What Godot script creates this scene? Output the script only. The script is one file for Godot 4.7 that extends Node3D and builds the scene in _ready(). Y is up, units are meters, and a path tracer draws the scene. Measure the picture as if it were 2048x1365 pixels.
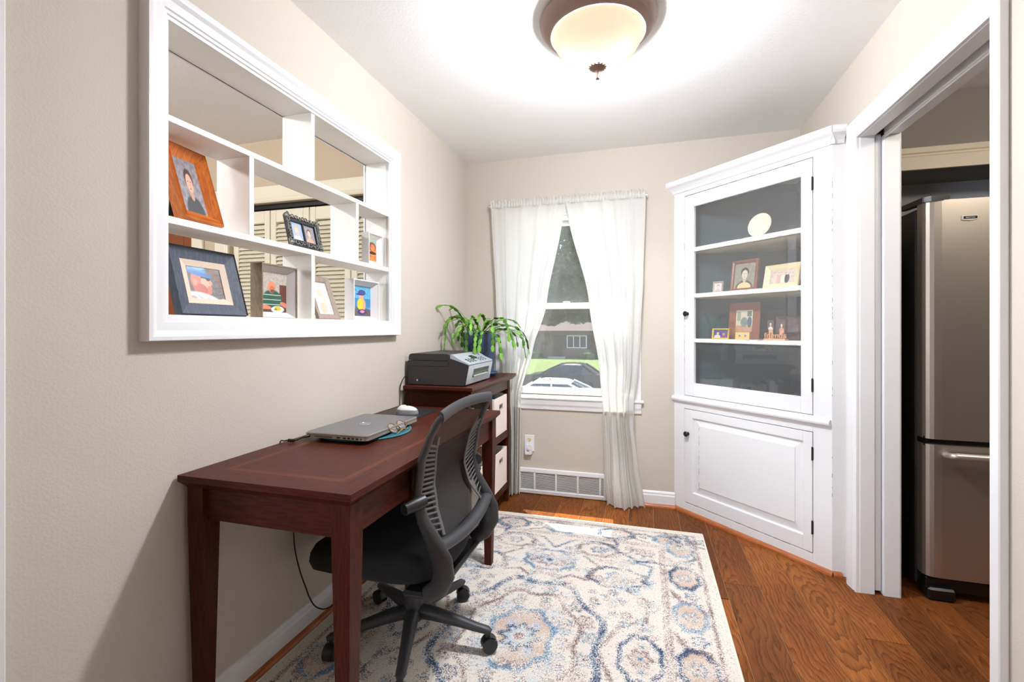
extends Node3D
# A small home office nook: desk, chair, pass-through shelf, corner cabinet, window, and the rooms it opens to.

const XL := -1.264      # face of the left wall
const ZB := -3.195      # face of the window wall
const XR := 0.915       # face of the right wall
const HC := 2.39        # ceiling
var M := {}
var used := {}
var rng := RandomNumberGenerator.new()

# ------------------------------------------------------------------ geometry
class G:
	var P := PackedVector3Array()
	var N := PackedVector3Array()
	var U := PackedVector2Array()
	var I := PackedInt32Array()
	var grain := 1
	var us := Vector2.ZERO
	func uvof(p: Vector3, n: Vector3) -> Vector2:
		var a := absf(n.x)
		var b := absf(n.y)
		var c := absf(n.z)
		var k := 0 if a >= b and a >= c else (1 if b >= c else 2)
		if k == grain:
			return Vector2(p[(k + 1) % 3], p[(k + 2) % 3]) + us
		return Vector2(p[3 - k - grain], p[grain]) + us
	func face(pts: Array, out: Vector3) -> void:
		var n: Vector3 = (pts[1] - pts[0]).cross(pts[2] - pts[0])
		if n.length_squared() < 1e-16 and pts.size() > 3:
			n = (pts[2] - pts[0]).cross(pts[3] - pts[0])
		n = n.normalized()
		var flip := n.dot(out) < 0.0
		if flip:
			n = -n
		var s := P.size()
		for q in pts:
			P.append(q)
			N.append(n)
			U.append(uvof(q, n))
		for i in range(1, pts.size() - 1):
			if flip:
				I.append_array([s, s + i, s + i + 1])
			else:
				I.append_array([s, s + i + 1, s + i])
	func box(c: Vector3, size: Vector3, bevel := 0.0, bs := Basis()) -> G:
		var h := size * 0.5
		var b := minf(bevel, minf(h.x, minf(h.y, h.z)) * 0.9)
		var v := {}
		for sx in [-1, 1]:
			for sy in [-1, 1]:
				for sz in [-1, 1]:
					v[[sx, sy, sz, 0]] = c + bs * Vector3(sx * h.x, sy * (h.y - b), sz * (h.z - b))
					v[[sx, sy, sz, 1]] = c + bs * Vector3(sx * (h.x - b), sy * h.y, sz * (h.z - b))
					v[[sx, sy, sz, 2]] = c + bs * Vector3(sx * (h.x - b), sy * (h.y - b), sz * h.z)
		for s in [-1, 1]:
			face([v[[s, -1, -1, 0]], v[[s, 1, -1, 0]], v[[s, 1, 1, 0]], v[[s, -1, 1, 0]]], bs * Vector3(s, 0, 0))
			face([v[[-1, s, -1, 1]], v[[1, s, -1, 1]], v[[1, s, 1, 1]], v[[-1, s, 1, 1]]], bs * Vector3(0, s, 0))
			face([v[[-1, -1, s, 2]], v[[1, -1, s, 2]], v[[1, 1, s, 2]], v[[-1, 1, s, 2]]], bs * Vector3(0, 0, s))
		if b > 0.0:
			for s in [-1, 1]:
				for t in [-1, 1]:
					face([v[[s, t, -1, 0]], v[[s, t, 1, 0]], v[[s, t, 1, 1]], v[[s, t, -1, 1]]], bs * Vector3(s, t, 0))
					face([v[[s, -1, t, 0]], v[[s, 1, t, 0]], v[[s, 1, t, 2]], v[[s, -1, t, 2]]], bs * Vector3(s, 0, t))
					face([v[[-1, s, t, 1]], v[[1, s, t, 1]], v[[1, s, t, 2]], v[[-1, s, t, 2]]], bs * Vector3(0, s, t))
					for r in [-1, 1]:
						face([v[[s, t, r, 0]], v[[s, t, r, 1]], v[[s, t, r, 2]]], bs * Vector3(s, t, r))
		return self
	func bb(x0: float, x1: float, y0: float, y1: float, z0: float, z1: float, bevel := 0.0) -> G:
		return box(Vector3((x0 + x1) / 2, (y0 + y1) / 2, (z0 + z1) / 2), Vector3(absf(x1 - x0), absf(y1 - y0), absf(z1 - z0)), bevel)
	# tapered post: rectangle (center c0, size s0) at the bottom to (c1, s1) at the top
	func taper(c0: Vector3, s0: Vector2, c1: Vector3, s1: Vector2) -> G:
		var a := []
		for k in [[c0, s0], [c1, s1]]:
			for q in [[-1, -1], [1, -1], [1, 1], [-1, 1]]:
				a.append(k[0] + Vector3(q[0] * k[1].x / 2, 0, q[1] * k[1].y / 2))
		var mid := (c0 + c1) / 2
		for i in 4:
			var j := (i + 1) % 4
			face([a[i], a[j], a[4 + j], a[4 + i]], (a[i] + a[j]) / 2 - mid)
		face([a[0], a[1], a[2], a[3]], c0 - c1)
		face([a[4], a[5], a[6], a[7]], c1 - c0)
		return self
	# smooth sheet of points rows[i][j]
	func grid(rows: Array, close_j := false, flip := false) -> G:
		var ni := rows.size()
		var nj: int = rows[0].size()
		var s := P.size()
		for i in ni:
			for j in nj:
				var jl := j - 1
				var jr := j + 1
				if close_j:
					jl = (j - 1 + nj) % nj
					jr = (j + 1) % nj
				else:
					jl = maxi(jl, 0)
					jr = mini(jr, nj - 1)
				var du: Vector3 = rows[mini(i + 1, ni - 1)][j] - rows[maxi(i - 1, 0)][j]
				var dv: Vector3 = rows[i][jr] - rows[i][jl]
				var n := du.cross(dv).normalized()
				if flip:
					n = -n
				P.append(rows[i][j])
				N.append(n)
				U.append(Vector2(float(j) / maxf(nj - 1, 1), float(i) / maxf(ni - 1, 1)))
		var mj := nj if close_j else nj - 1
		for i in ni - 1:
			for j in mj:
				var a := s + i * nj + j
				var b := s + i * nj + (j + 1) % nj
				var c := a + nj
				var d := b + nj
				if flip:
					I.append_array([a, c, b, b, c, d])
				else:
					I.append_array([a, b, c, b, d, c])
		return self
	func lathe(prof: Array, c: Vector3, seg := 32, bs := Basis()) -> G:
		# prof: [r, y] points; creases where the profile turns by more than 35 degrees
		for i in prof.size() - 1:
			var a := Vector2(prof[i][0], prof[i][1])
			var b := Vector2(prof[i + 1][0], prof[i + 1][1])
			var t := (b - a).normalized()
			var ta := t
			var tb := t
			if i > 0:
				var p := (a - Vector2(prof[i - 1][0], prof[i - 1][1])).normalized()
				if p.dot(t) > 0.8:
					ta = (p + t).normalized()
			if i < prof.size() - 2:
				var q := (Vector2(prof[i + 2][0], prof[i + 2][1]) - b).normalized()
				if q.dot(t) > 0.8:
					tb = (q + t).normalized()
			var s := P.size()
			for k in seg + 1:
				var w := TAU * k / seg
				var d := Vector3(cos(w), 0, sin(w))
				for e in [[a, ta], [b, tb]]:
					P.append(c + bs * (d * e[0].x + Vector3(0, e[0].y, 0)))
					N.append(bs * (d * e[1].y + Vector3(0, -e[1].x, 0)).normalized())
					U.append(Vector2(float(k) / seg, e[0].y))
			for k in seg:
				var o := s + k * 2
				I.append_array([o, o + 2, o + 1, o + 2, o + 3, o + 1])
		return self
	# swept tube; rad: float, or one Vector2 (across, other) for each point; side: the across direction
	func tube(path: Array, rad, seg := 8, side := Vector3.ZERO, caps := true) -> G:
		var rows := []
		var last := Vector3.ZERO
		for i in path.size():
			var t: Vector3 = (path[mini(i + 1, path.size() - 1)] - path[maxi(i - 1, 0)]).normalized()
			var sd := side
			if sd == Vector3.ZERO:
				sd = last if last != Vector3.ZERO else (Vector3.UP if absf(t.y) < 0.9 else Vector3.RIGHT)
			sd = (sd - t * sd.dot(t)).normalized()
			last = sd
			var up := t.cross(sd).normalized()
			var rr := Vector2.ONE * 0.01
			if rad is Array:
				var e = rad[i]
				rr = e if e is Vector2 else Vector2(e, e)
			else:
				rr = Vector2(rad, rad)
			var row := []
			for k in seg:
				var w := TAU * k / seg
				row.append(path[i] + sd * cos(w) * rr.x + up * sin(w) * rr.y)
			rows.append(row)
		grid(rows, true, true)
		if caps:
			face(rows[0], path[0] - path[1])
			face(rows[-1], path[-1] - path[-2])
		return self
	# polygon pts in a plane (2D), extruded: p = o + x*ax + y*ay, from 0 to depth along az
	func prism(pts: Array, o: Vector3, ax: Vector3, ay: Vector3, az: Vector3, depth: float) -> G:
		var poly := PackedVector2Array()
		for q in pts:
			poly.append(Vector2(q[0], q[1]))
		var tri := Geometry2D.triangulate_polygon(poly)
		var f := func(q: Vector2, d: float) -> Vector3: return o + ax * q.x + ay * q.y + az * d
		for k in range(0, tri.size(), 3):
			face([f.call(poly[tri[k]], 0.0), f.call(poly[tri[k + 1]], 0.0), f.call(poly[tri[k + 2]], 0.0)], -az * signf(depth))
			face([f.call(poly[tri[k]], depth), f.call(poly[tri[k + 1]], depth), f.call(poly[tri[k + 2]], depth)], az * signf(depth))
		var area := 0.0
		for k in poly.size():
			area += poly[k].cross(poly[(k + 1) % poly.size()])
		for k in poly.size():
			var a := poly[k]
			var b := poly[(k + 1) % poly.size()]
			var e := (b - a).orthogonal() * -signf(area)
			e = -e if false else e
			face([f.call(a, 0.0), f.call(b, 0.0), f.call(b, depth), f.call(a, depth)], -(ax * e.x + ay * e.y))
		return self
	# mitred moulding round the rectangle x0..x1, y0..y1 (its inner edge). prof: [outward, height]. o + x*ax + y*ay + h*az.
	func moulding(prof: Array, x0: float, y0: float, x1: float, y1: float, o: Vector3, ax: Vector3, ay: Vector3, az: Vector3, sides := [0, 1, 2, 3], open_bottom := false, square_right := -1.0) -> G:
		var cor := func(k: int, t: float, h: float) -> Vector3:
			var ix := x0 - t if (k == 0 or k == 3) else x1 + t
			if square_right >= 0.0 and (k == 1 or k == 2):
				ix = x1 + square_right
			var iy := y0 - t if k < 2 else y1 + t
			if open_bottom and k < 2:
				iy = y0
			return o + ax * ix + ay * iy + az * h
		for s in sides:
			var k0: int = s
			var k1: int = (s + 1) % 4
			var outd: Vector3 = [-ay, ax, ay, -ax][s]
			for i in prof.size() - 1:
				var a = prof[i]
				var b = prof[i + 1]
				var n: Vector3 = outd * -(b[1] - a[1]) + az * (b[0] - a[0])
				if n.length() < 1e-9:
					continue
				face([cor.call(k0, a[0], a[1]), cor.call(k1, a[0], a[1]), cor.call(k1, b[0], b[1]), cor.call(k0, b[0], b[1])], n)
		return self
	func mesh() -> ArrayMesh:
		var arr := []
		arr.resize(Mesh.ARRAY_MAX)
		arr[Mesh.ARRAY_VERTEX] = P
		arr[Mesh.ARRAY_NORMAL] = N
		arr[Mesh.ARRAY_TEX_UV] = U
		arr[Mesh.ARRAY_INDEX] = I
		var m := ArrayMesh.new()
		m.add_surface_from_arrays(Mesh.PRIMITIVE_TRIANGLES, arr)
		return m

func g(grain := 1) -> G:
	var x := G.new()
	x.grain = grain
	return x

# ------------------------------------------------------------------ naming and nodes
func numbered(called: String) -> String:
	if not used.has(called):
		used[called] = 0
		return called
	used[called] += 1
	return "%s_%03d" % [called, used[called]]

func tag(o: Node3D, label: String, category: String, group := "") -> Node3D:
	o.set_meta("label", label)
	o.set_meta("category", category)
	if group:
		o.set_meta("group", group)
	return o

func thing(called: String, label: String, category: String, at := Vector3.ZERO, group := "") -> Node3D:
	var o := Node3D.new()
	o.name = numbered(called)
	add_child(o)
	o.position = at
	return tag(o, label, category, group)

# shape in world coordinates, as a part of thing t
func part(t: Node3D, called: String, shape: G, mat: Material) -> MeshInstance3D:
	var o := MeshInstance3D.new()
	o.name = called
	o.mesh = shape.mesh()
	o.material_override = mat
	t.add_child(o, true)
	if t.get_parent() == self:
		o.position = t.transform.affine_inverse() * Vector3.ZERO
		o.basis = t.basis.inverse()
	return o

# shape in the thing's own coordinates
func lpart(t: Node3D, called: String, shape: G, mat: Material) -> MeshInstance3D:
	var o := MeshInstance3D.new()
	o.name = called
	o.mesh = shape.mesh()
	o.material_override = mat
	t.add_child(o, true)
	return o

func inst(t: Node3D, called: String, mesh: Mesh, mat: Material, xf: Transform3D) -> MeshInstance3D:
	var o := MeshInstance3D.new()
	o.name = called
	o.mesh = mesh
	o.material_override = mat
	t.add_child(o, true)
	o.transform = xf
	return o

func single(called: String, shape: G, mat: Material, label: String, category: String, group := "") -> MeshInstance3D:
	var o := MeshInstance3D.new()
	o.name = numbered(called)
	o.mesh = shape.mesh()
	o.material_override = mat
	add_child(o)
	tag(o, label, category, group)
	return o

func struct(called: String, shape: G, mat: Material) -> MeshInstance3D:
	var o := MeshInstance3D.new()
	o.name = called
	o.mesh = shape.mesh()
	o.material_override = mat
	add_child(o)
	o.set_meta("kind", "structure")
	return o

func stuff(o: Node3D) -> Node3D:
	o.set_meta("kind", "stuff")
	return o

# ------------------------------------------------------------------ materials
func rgb(r: float, gg: float, b: float, a := 1.0) -> Color:
	return Color(r / 255.0, gg / 255.0, b / 255.0, a)

func mat(c: Color, rough := 0.6, metal := 0.0, spec := 0.5) -> StandardMaterial3D:
	var m := StandardMaterial3D.new()
	m.albedo_color = c
	m.roughness = rough
	m.metallic = metal
	m.metallic_specular = spec
	if c.a < 1.0:
		m.transparency = BaseMaterial3D.TRANSPARENCY_ALPHA
	return m

func noise_tex(freq: float, seed_: int, ramp: Array, size := 512, normal := false, oct := 4) -> NoiseTexture2D:
	var n := FastNoiseLite.new()
	n.seed = seed_
	n.frequency = freq
	n.noise_type = FastNoiseLite.TYPE_SIMPLEX_SMOOTH
	n.fractal_octaves = oct
	var t := NoiseTexture2D.new()
	t.width = size
	t.height = size
	t.seamless = true
	t.generate_mipmaps = false
	if normal:
		t.as_normal_map = true
		t.bump_strength = 4.0
	if ramp.size():
		var gr := Gradient.new()
		var offs := PackedFloat32Array()
		var cols := PackedColorArray()
		for k in ramp.size():
			offs.append(float(k) / (ramp.size() - 1))
			cols.append(ramp[k])
		gr.offsets = offs
		gr.colors = cols
		t.color_ramp = gr
	t.noise = n
	return t

func painted(c: Color, rough: float, bump: float, scale := 6.0) -> StandardMaterial3D:
	var m := mat(c, rough)
	m.heightmap_enabled = true
	m.heightmap_texture = M["bump_tex"]
	m.heightmap_scale = bump
	m.uv1_triplanar = true
	m.uv1_world_triplanar = true
	m.uv1_scale = Vector3.ONE * scale
	return m

func tex_of(im: Image) -> ImageTexture:
	return ImageTexture.create_from_image(im)

# one sawn oak board face: rising arches of grain, pores and slow colour drift
func oak(w: int, h: int, sd: int, dark: Color, light: Color, arch: float) -> ImageTexture:
	var n := FastNoiseLite.new()
	n.seed = sd
	n.frequency = 0.004
	var f := FastNoiseLite.new()
	f.seed = sd + 50
	f.frequency = 0.11
	var by := PackedByteArray()
	by.resize(w * h * 3)
	var c0 := 0.3 + 0.4 * fposmod(sd * 0.37, 1.0)
	var v0 := fposmod(sd * 0.61, 1.0)
	var k := 0
	for y in h:
		var v := float(y) / h
		for x in w:
			var u := float(x) / w
			var warp := n.get_noise_2d(x * 1.6, y * 0.5)
			var du := u - c0 + warp * 0.12
			var q := arch * (absf(v - v0) * 5.0 + 7.0 * du * du) + (1.0 - arch) * u * 5.0 + warp * 1.3
			var ring := fposmod(q * 2.6, 1.0)
			ring = pow(ring, 3.0)
			var pore := f.get_noise_2d(x * 1.5, y * 0.09)
			var t := 0.62 - 0.55 * ring + 0.30 * pore + 0.35 * n.get_noise_2d(x * 0.4 + 900, y * 0.35)
			t = clampf(t, 0.0, 1.0)
			var c := dark.lerp(light, t)
			by[k] = int(c.r * 255.0)
			by[k + 1] = int(c.g * 255.0)
			by[k + 2] = int(c.b * 255.0)
			k += 3
	return tex_of(Image.create_from_data(w, h, false, Image.FORMAT_RGB8, by))

func make_materials() -> void:
	M["bump_tex"] = noise_tex(0.03, 3, [], 512)
	M["wall"] = painted(rgb(203, 194, 182), 0.75, 0.035, 7.0)
	M["ceiling"] = painted(rgb(247, 248, 249), 0.85, 0.03, 4.0)
	M["white"] = painted(rgb(231, 232, 234), 0.38, 0.02, 3.0)
	M["white_plain"] = mat(rgb(233, 234, 236), 0.4)
	M["shelf_white"] = painted(rgb(238, 237, 232), 0.45, 0.02, 3.0)
	M["cream_paint"] = painted(rgb(232, 224, 200), 0.5, 0.02, 3.0)
	M["tan_wall"] = painted(rgb(196, 178, 152), 0.75, 0.03, 7.0)
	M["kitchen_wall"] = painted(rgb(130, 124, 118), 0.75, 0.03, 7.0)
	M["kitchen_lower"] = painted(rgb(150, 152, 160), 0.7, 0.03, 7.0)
	M["subfloor"] = mat(rgb(182, 142, 104), 0.8)
	# floor boards
	M["planks"] = []
	for k in 7:
		var d: Color = [rgb(76, 40, 16), rgb(90, 48, 18), rgb(68, 36, 15), rgb(94, 51, 20), rgb(80, 42, 17), rgb(88, 44, 16), rgb(74, 40, 17)][k]
		var l: Color = [rgb(150, 88, 42), rgb(170, 104, 50), rgb(132, 76, 38), rgb(178, 112, 54), rgb(148, 86, 40), rgb(164, 95, 43), rgb(138, 82, 40)][k]
		var pm := mat(Color.WHITE, 0.46, 0.0, 0.24)
		pm.albedo_texture = oak(112, 900, 11 + k * 7, d, l, [0.9, 0.25, 1.0, 0.6, 0.15, 0.85, 0.4][k])
		M["planks"].append(pm)
	# dark cherry for the desk and the bookcase: grain runs along v
	var ct := noise_tex(0.02, 21, [rgb(44, 18, 11), rgb(64, 27, 17), rgb(80, 35, 23), rgb(57, 24, 15), rgb(88, 41, 27)], 512)
	var ch := mat(Color.WHITE, 0.4, 0.0, 0.22)
	ch.albedo_texture = ct
	ch.uv1_scale = Vector3(7.0, 0.55, 1.0)
	ch.clearcoat_enabled = true
	ch.clearcoat = 0.06
	ch.clearcoat_roughness = 0.22
	M["cherry"] = ch
	var ch2 := ch.duplicate()
	ch2.albedo_color = Color.WHITE
	ch2.albedo_texture = noise_tex(0.02, 23, [rgb(74, 35, 22), rgb(94, 47, 31), rgb(82, 40, 26)], 256)
	M["cherry_band"] = ch2
	var st := noise_tex(0.02, 22, [rgb(140, 74, 36), rgb(168, 94, 50), rgb(184, 110, 62), rgb(158, 84, 42)], 256)
	var sm := mat(Color.WHITE, 0.4)
	sm.albedo_texture = st
	sm.uv1_scale = Vector3(20.0, 1.2, 1.0)
	M["shoe_oak"] = sm
	# plastics, metals
	M["black_plastic"] = mat(rgb(34, 34, 36), 0.42)
	M["frame_plastic"] = painted(rgb(50, 49, 51), 0.46, 0.01, 20.0)
	M["charcoal"] = painted(rgb(50, 47, 47), 0.5, 0.012, 30.0)
	M["silver_plastic"] = mat(rgb(178, 184, 190), 0.35, 0.25)
	M["aluminium"] = mat(rgb(196, 190, 182), 0.32, 0.7)
	M["lid_grey"] = mat(rgb(126, 126, 130), 0.36, 0.55)
	M["rubber"] = mat(rgb(26, 26, 27), 0.7)
	M["cord"] = mat(rgb(30, 28, 28), 0.55)
	M["iron"] = mat(rgb(36, 34, 34), 0.5, 0.4)
	M["brass"] = mat(rgb(190, 150, 82), 0.35, 0.9)
	M["fabric_black"] = painted(rgb(24, 24, 25), 0.95, 0.03, 40.0)
	var steel := mat(rgb(174, 164, 153), 0.36, 0.85)
	M["steel"] = steel
	M["fridge_black"] = painted(rgb(22, 21, 22), 0.45, 0.02, 30.0)
	M["gloss_black"] = mat(rgb(18, 18, 19), 0.25)
	# glass
	M["pane"] = mat(Color(1, 1, 1, 0.04), 0.0)
	M["lens"] = mat(Color(1, 1, 1, 0.10), 0.02)
	M["cab_interior"] = painted(rgb(42, 68, 77), 0.6, 0.02, 5.0)
	M["cab_shelf"] = painted(rgb(226, 220, 196), 0.5, 0.02, 5.0)
	M["teal"] = painted(rgb(34, 98, 108), 0.9, 0.05, 30.0)
	var bt := noise_tex(0.3, 31, [rgb(216, 200, 190), rgb(240, 226, 216), rgb(228, 212, 202)], 256, false, 2)
	var bm := mat(Color.WHITE, 0.9)
	bm.albedo_texture = bt
	bm.uv1_scale = Vector3(2.5, 9.0, 1)
	M["bin_linen"] = bm
	var scm := mat(Color(1, 1, 1, 0.999), 0.9, 0.0, 0.1)
	var sct := noise_tex(0.12, 35, [Color(0.26, 0.28, 0.26, 0.20), Color(0.30, 0.31, 0.30, 0.30), Color(0.36, 0.37, 0.36, 0.38), Color(0.80, 0.80, 0.80, 0.50)], 512, false, 3)
	scm.albedo_texture = sct
	scm.uv1_scale = Vector3(2.2, 5.0, 1)
	M["screen"] = scm
	# sheer cotton
	var cn := noise_tex(0.25, 33, [rgb(221, 220, 218), rgb(237, 236, 234), rgb(229, 228, 226)], 256, false, 2)
	var cm := mat(Color(1, 1, 1, 0.93), 0.9, 0.0, 0.2)
	cm.albedo_texture = cn
	cm.uv1_scale = Vector3(3, 8, 1)
	cm.backlight_enabled = true
	cm.backlight = Color(0.86, 0.86, 0.84)
	M["sheer"] = cm

# ------------------------------------------------------------------ pictures on paper
func paper(w: int, h: int, c0: Color, c1: Color, sd: int) -> Image:
	var im := Image.create(w, h, false, Image.FORMAT_RGB8)
	var n := FastNoiseLite.new()
	n.seed = sd
	n.frequency = 0.06
	for y in h:
		for x in w:
			im.set_pixel(x, y, c0.lerp(c1, clampf(0.5 + 0.9 * n.get_noise_2d(x, y), 0, 1)))
	return im

# filled ellipse (fractions of the picture), turned by a degrees, soft rim
func oval(im: Image, cx: float, cy: float, rx: float, ry: float, c: Color, a := 0.0, soft := 0.12) -> void:
	var w := im.get_width()
	var h := im.get_height()
	var ca := cos(deg_to_rad(a))
	var sa := sin(deg_to_rad(a))
	var asp := float(h) / w
	var big := maxf(rx, ry * asp) * 1.15
	var bigy := maxf(rx / asp, ry) * 1.15
	for y in range(maxi(0, int((cy - bigy) * h)), mini(h, int((cy + bigy) * h) + 1)):
		for x in range(maxi(0, int((cx - big) * w)), mini(w, int((cx + big) * w) + 1)):
			var dx := (float(x) / w - cx)
			var dy := (float(y) / h - cy) * asp
			var ex := (dx * ca + dy * sa) / rx
			var ey := (-dx * sa + dy * ca) / (ry * asp)
			var d := sqrt(ex * ex + ey * ey)
			if d < 1.0:
				var k := clampf((1.0 - d) / soft, 0, 1)
				im.set_pixel(x, y, im.get_pixel(x, y).lerp(c, k))

func rect(im: Image, x0: float, y0: float, x1: float, y1: float, c: Color) -> void:
	var w := im.get_width()
	var h := im.get_height()
	im.fill_rect(Rect2i(int(x0 * w), int(y0 * h), maxi(1, int((x1 - x0) * w)), maxi(1, int((y1 - y0) * h))), c)

func stroke(im: Image, x0: float, y0: float, x1: float, y1: float, r: float, c: Color) -> void:
	var n := 24
	for k in n + 1:
		var t := float(k) / n
		oval(im, lerpf(x0, x1, t), lerpf(y0, y1, t), r, r * im.get_width() / im.get_height(), c, 0, 0.5)

func print_of(im: Image) -> StandardMaterial3D:
	var m := mat(Color.WHITE, 0.35)
	m.albedo_texture = tex_of(im)
	return m

# a flat print in a frame's own axes: x across, y up, facing +z
func sheet(w: float, h: float, cx: float, cy: float, z: float) -> G:
	var q := g()
	q.face([Vector3(cx - w / 2, cy - h / 2, z), Vector3(cx + w / 2, cy - h / 2, z), Vector3(cx + w / 2, cy + h / 2, z), Vector3(cx - w / 2, cy + h / 2, z)], Vector3.BACK)
	q.U = PackedVector2Array([Vector2(0, 1), Vector2(1, 1), Vector2(1, 0), Vector2(0, 0)])
	return q

func portrait(sd: int, back0: Color, back1: Color, hair: Color, skin: Color, top: Color, wide := 1.0) -> Image:
	var im := paper(96, 128, back0, back1, sd)
	oval(im, 0.5, 1.02, 0.40 * wide, 0.36, top)
	oval(im, 0.5, 0.66, 0.09, 0.12, skin.darkened(0.12))
	oval(im, 0.5, 0.36, 0.20, 0.20, hair)
	oval(im, 0.5, 0.44, 0.155, 0.19, skin)
	oval(im, 0.44, 0.41, 0.022, 0.014, hair.darkened(0.4), 0, 0.4)
	oval(im, 0.56, 0.41, 0.022, 0.014, hair.darkened(0.4), 0, 0.4)
	oval(im, 0.5, 0.475, 0.02, 0.03, skin.darkened(0.15), 0, 0.6)
	oval(im, 0.5, 0.545, 0.055, 0.014, rgb(170, 80, 70), 0, 0.5)
	return im

# ------------------------------------------------------------------ the scene
func _ready() -> void:
	rng.seed = 7
	# camera: level, lens shifted down slightly, as measured from the photograph's vanishing points
	var cam := Camera3D.new()
	cam.name = "camera"
	add_child(cam)
	cam.position = Vector3(0, 1.17, 0)
	cam.rotation.y = atan2(265.0, 924.0)
	cam.projection = Camera3D.PROJECTION_FRUSTUM
	cam.near = 0.05
	cam.far = 400.0
	cam.size = cam.near * 1365.0 / 924.0
	cam.frustum_offset = Vector2(0, -cam.near * 24.5 / 924.0)
	cam.current = true
	# sky, exposure
	var env := Environment.new()
	env.background_mode = Environment.BG_SKY
	var sky := Sky.new()
	var sk := ProceduralSkyMaterial.new()
	sk.sky_top_color = rgb(150, 185, 228)
	sk.sky_horizon_color = rgb(222, 230, 238)
	sk.ground_horizon_color = rgb(170, 172, 168)
	sk.ground_bottom_color = rgb(110, 112, 104)
	sk.sun_angle_max = 1.0
	sky.sky_material = sk
	env.sky = sky
	env.background_energy_multiplier = 5.0
	env.tonemap_mode = Environment.TONE_MAPPER_LINEAR
	env.tonemap_exposure = 1.12
	env.sdfgi_enabled = true
	env.ssao_enabled = true
	env.ssil_enabled = true
	var we := WorldEnvironment.new()
	we.name = "world_environment"
	we.environment = env
	add_child(we)
	# sun: high, from the window side
	var sun := DirectionalLight3D.new()
	sun.name = "sun"
	add_child(sun)
	sun.look_at_from_position(Vector3.ZERO, Vector3(0.13, -1.0, 0.39), Vector3.UP)
	sun.light_color = rgb(255, 246, 232)
	sun.light_energy = 10.0
	sun.light_angular_distance = 0.6
	sun.shadow_enabled = true
	sun.sky_mode = DirectionalLight3D.SKY_MODE_LIGHT_ONLY
	# daylight from the big living-room window behind the camera
	var day := AreaLight3D.new()
	day.name = "living_room_window_light"
	add_child(day)
	day.area_size = Vector2(1.6, 1.4)
	day.position = Vector3(-3.35, 1.45, 3.72)
	day.light_color = rgb(240, 246, 255)
	day.light_energy = 8.5
	day.light_size = 1.0
	day.shadow_enabled = true

	make_materials()
	build_shell()
	build_floor()
	build_window()
	build_doorway()
	build_side_room()
	build_kitchen()
	build_living_room()
	build_outdoors()
	build_shelf()
	build_corner_cabinet()
	build_rug()
	build_desk()
	build_bookcase()
	build_chair()
	build_curtains()
	build_ceiling_lamp()
	build_shelf_pictures()
	build_cabinet_contents()
	build_desk_things()
	build_printer()
	build_plant()
	build_wall_fittings()
	build_cords()

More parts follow.
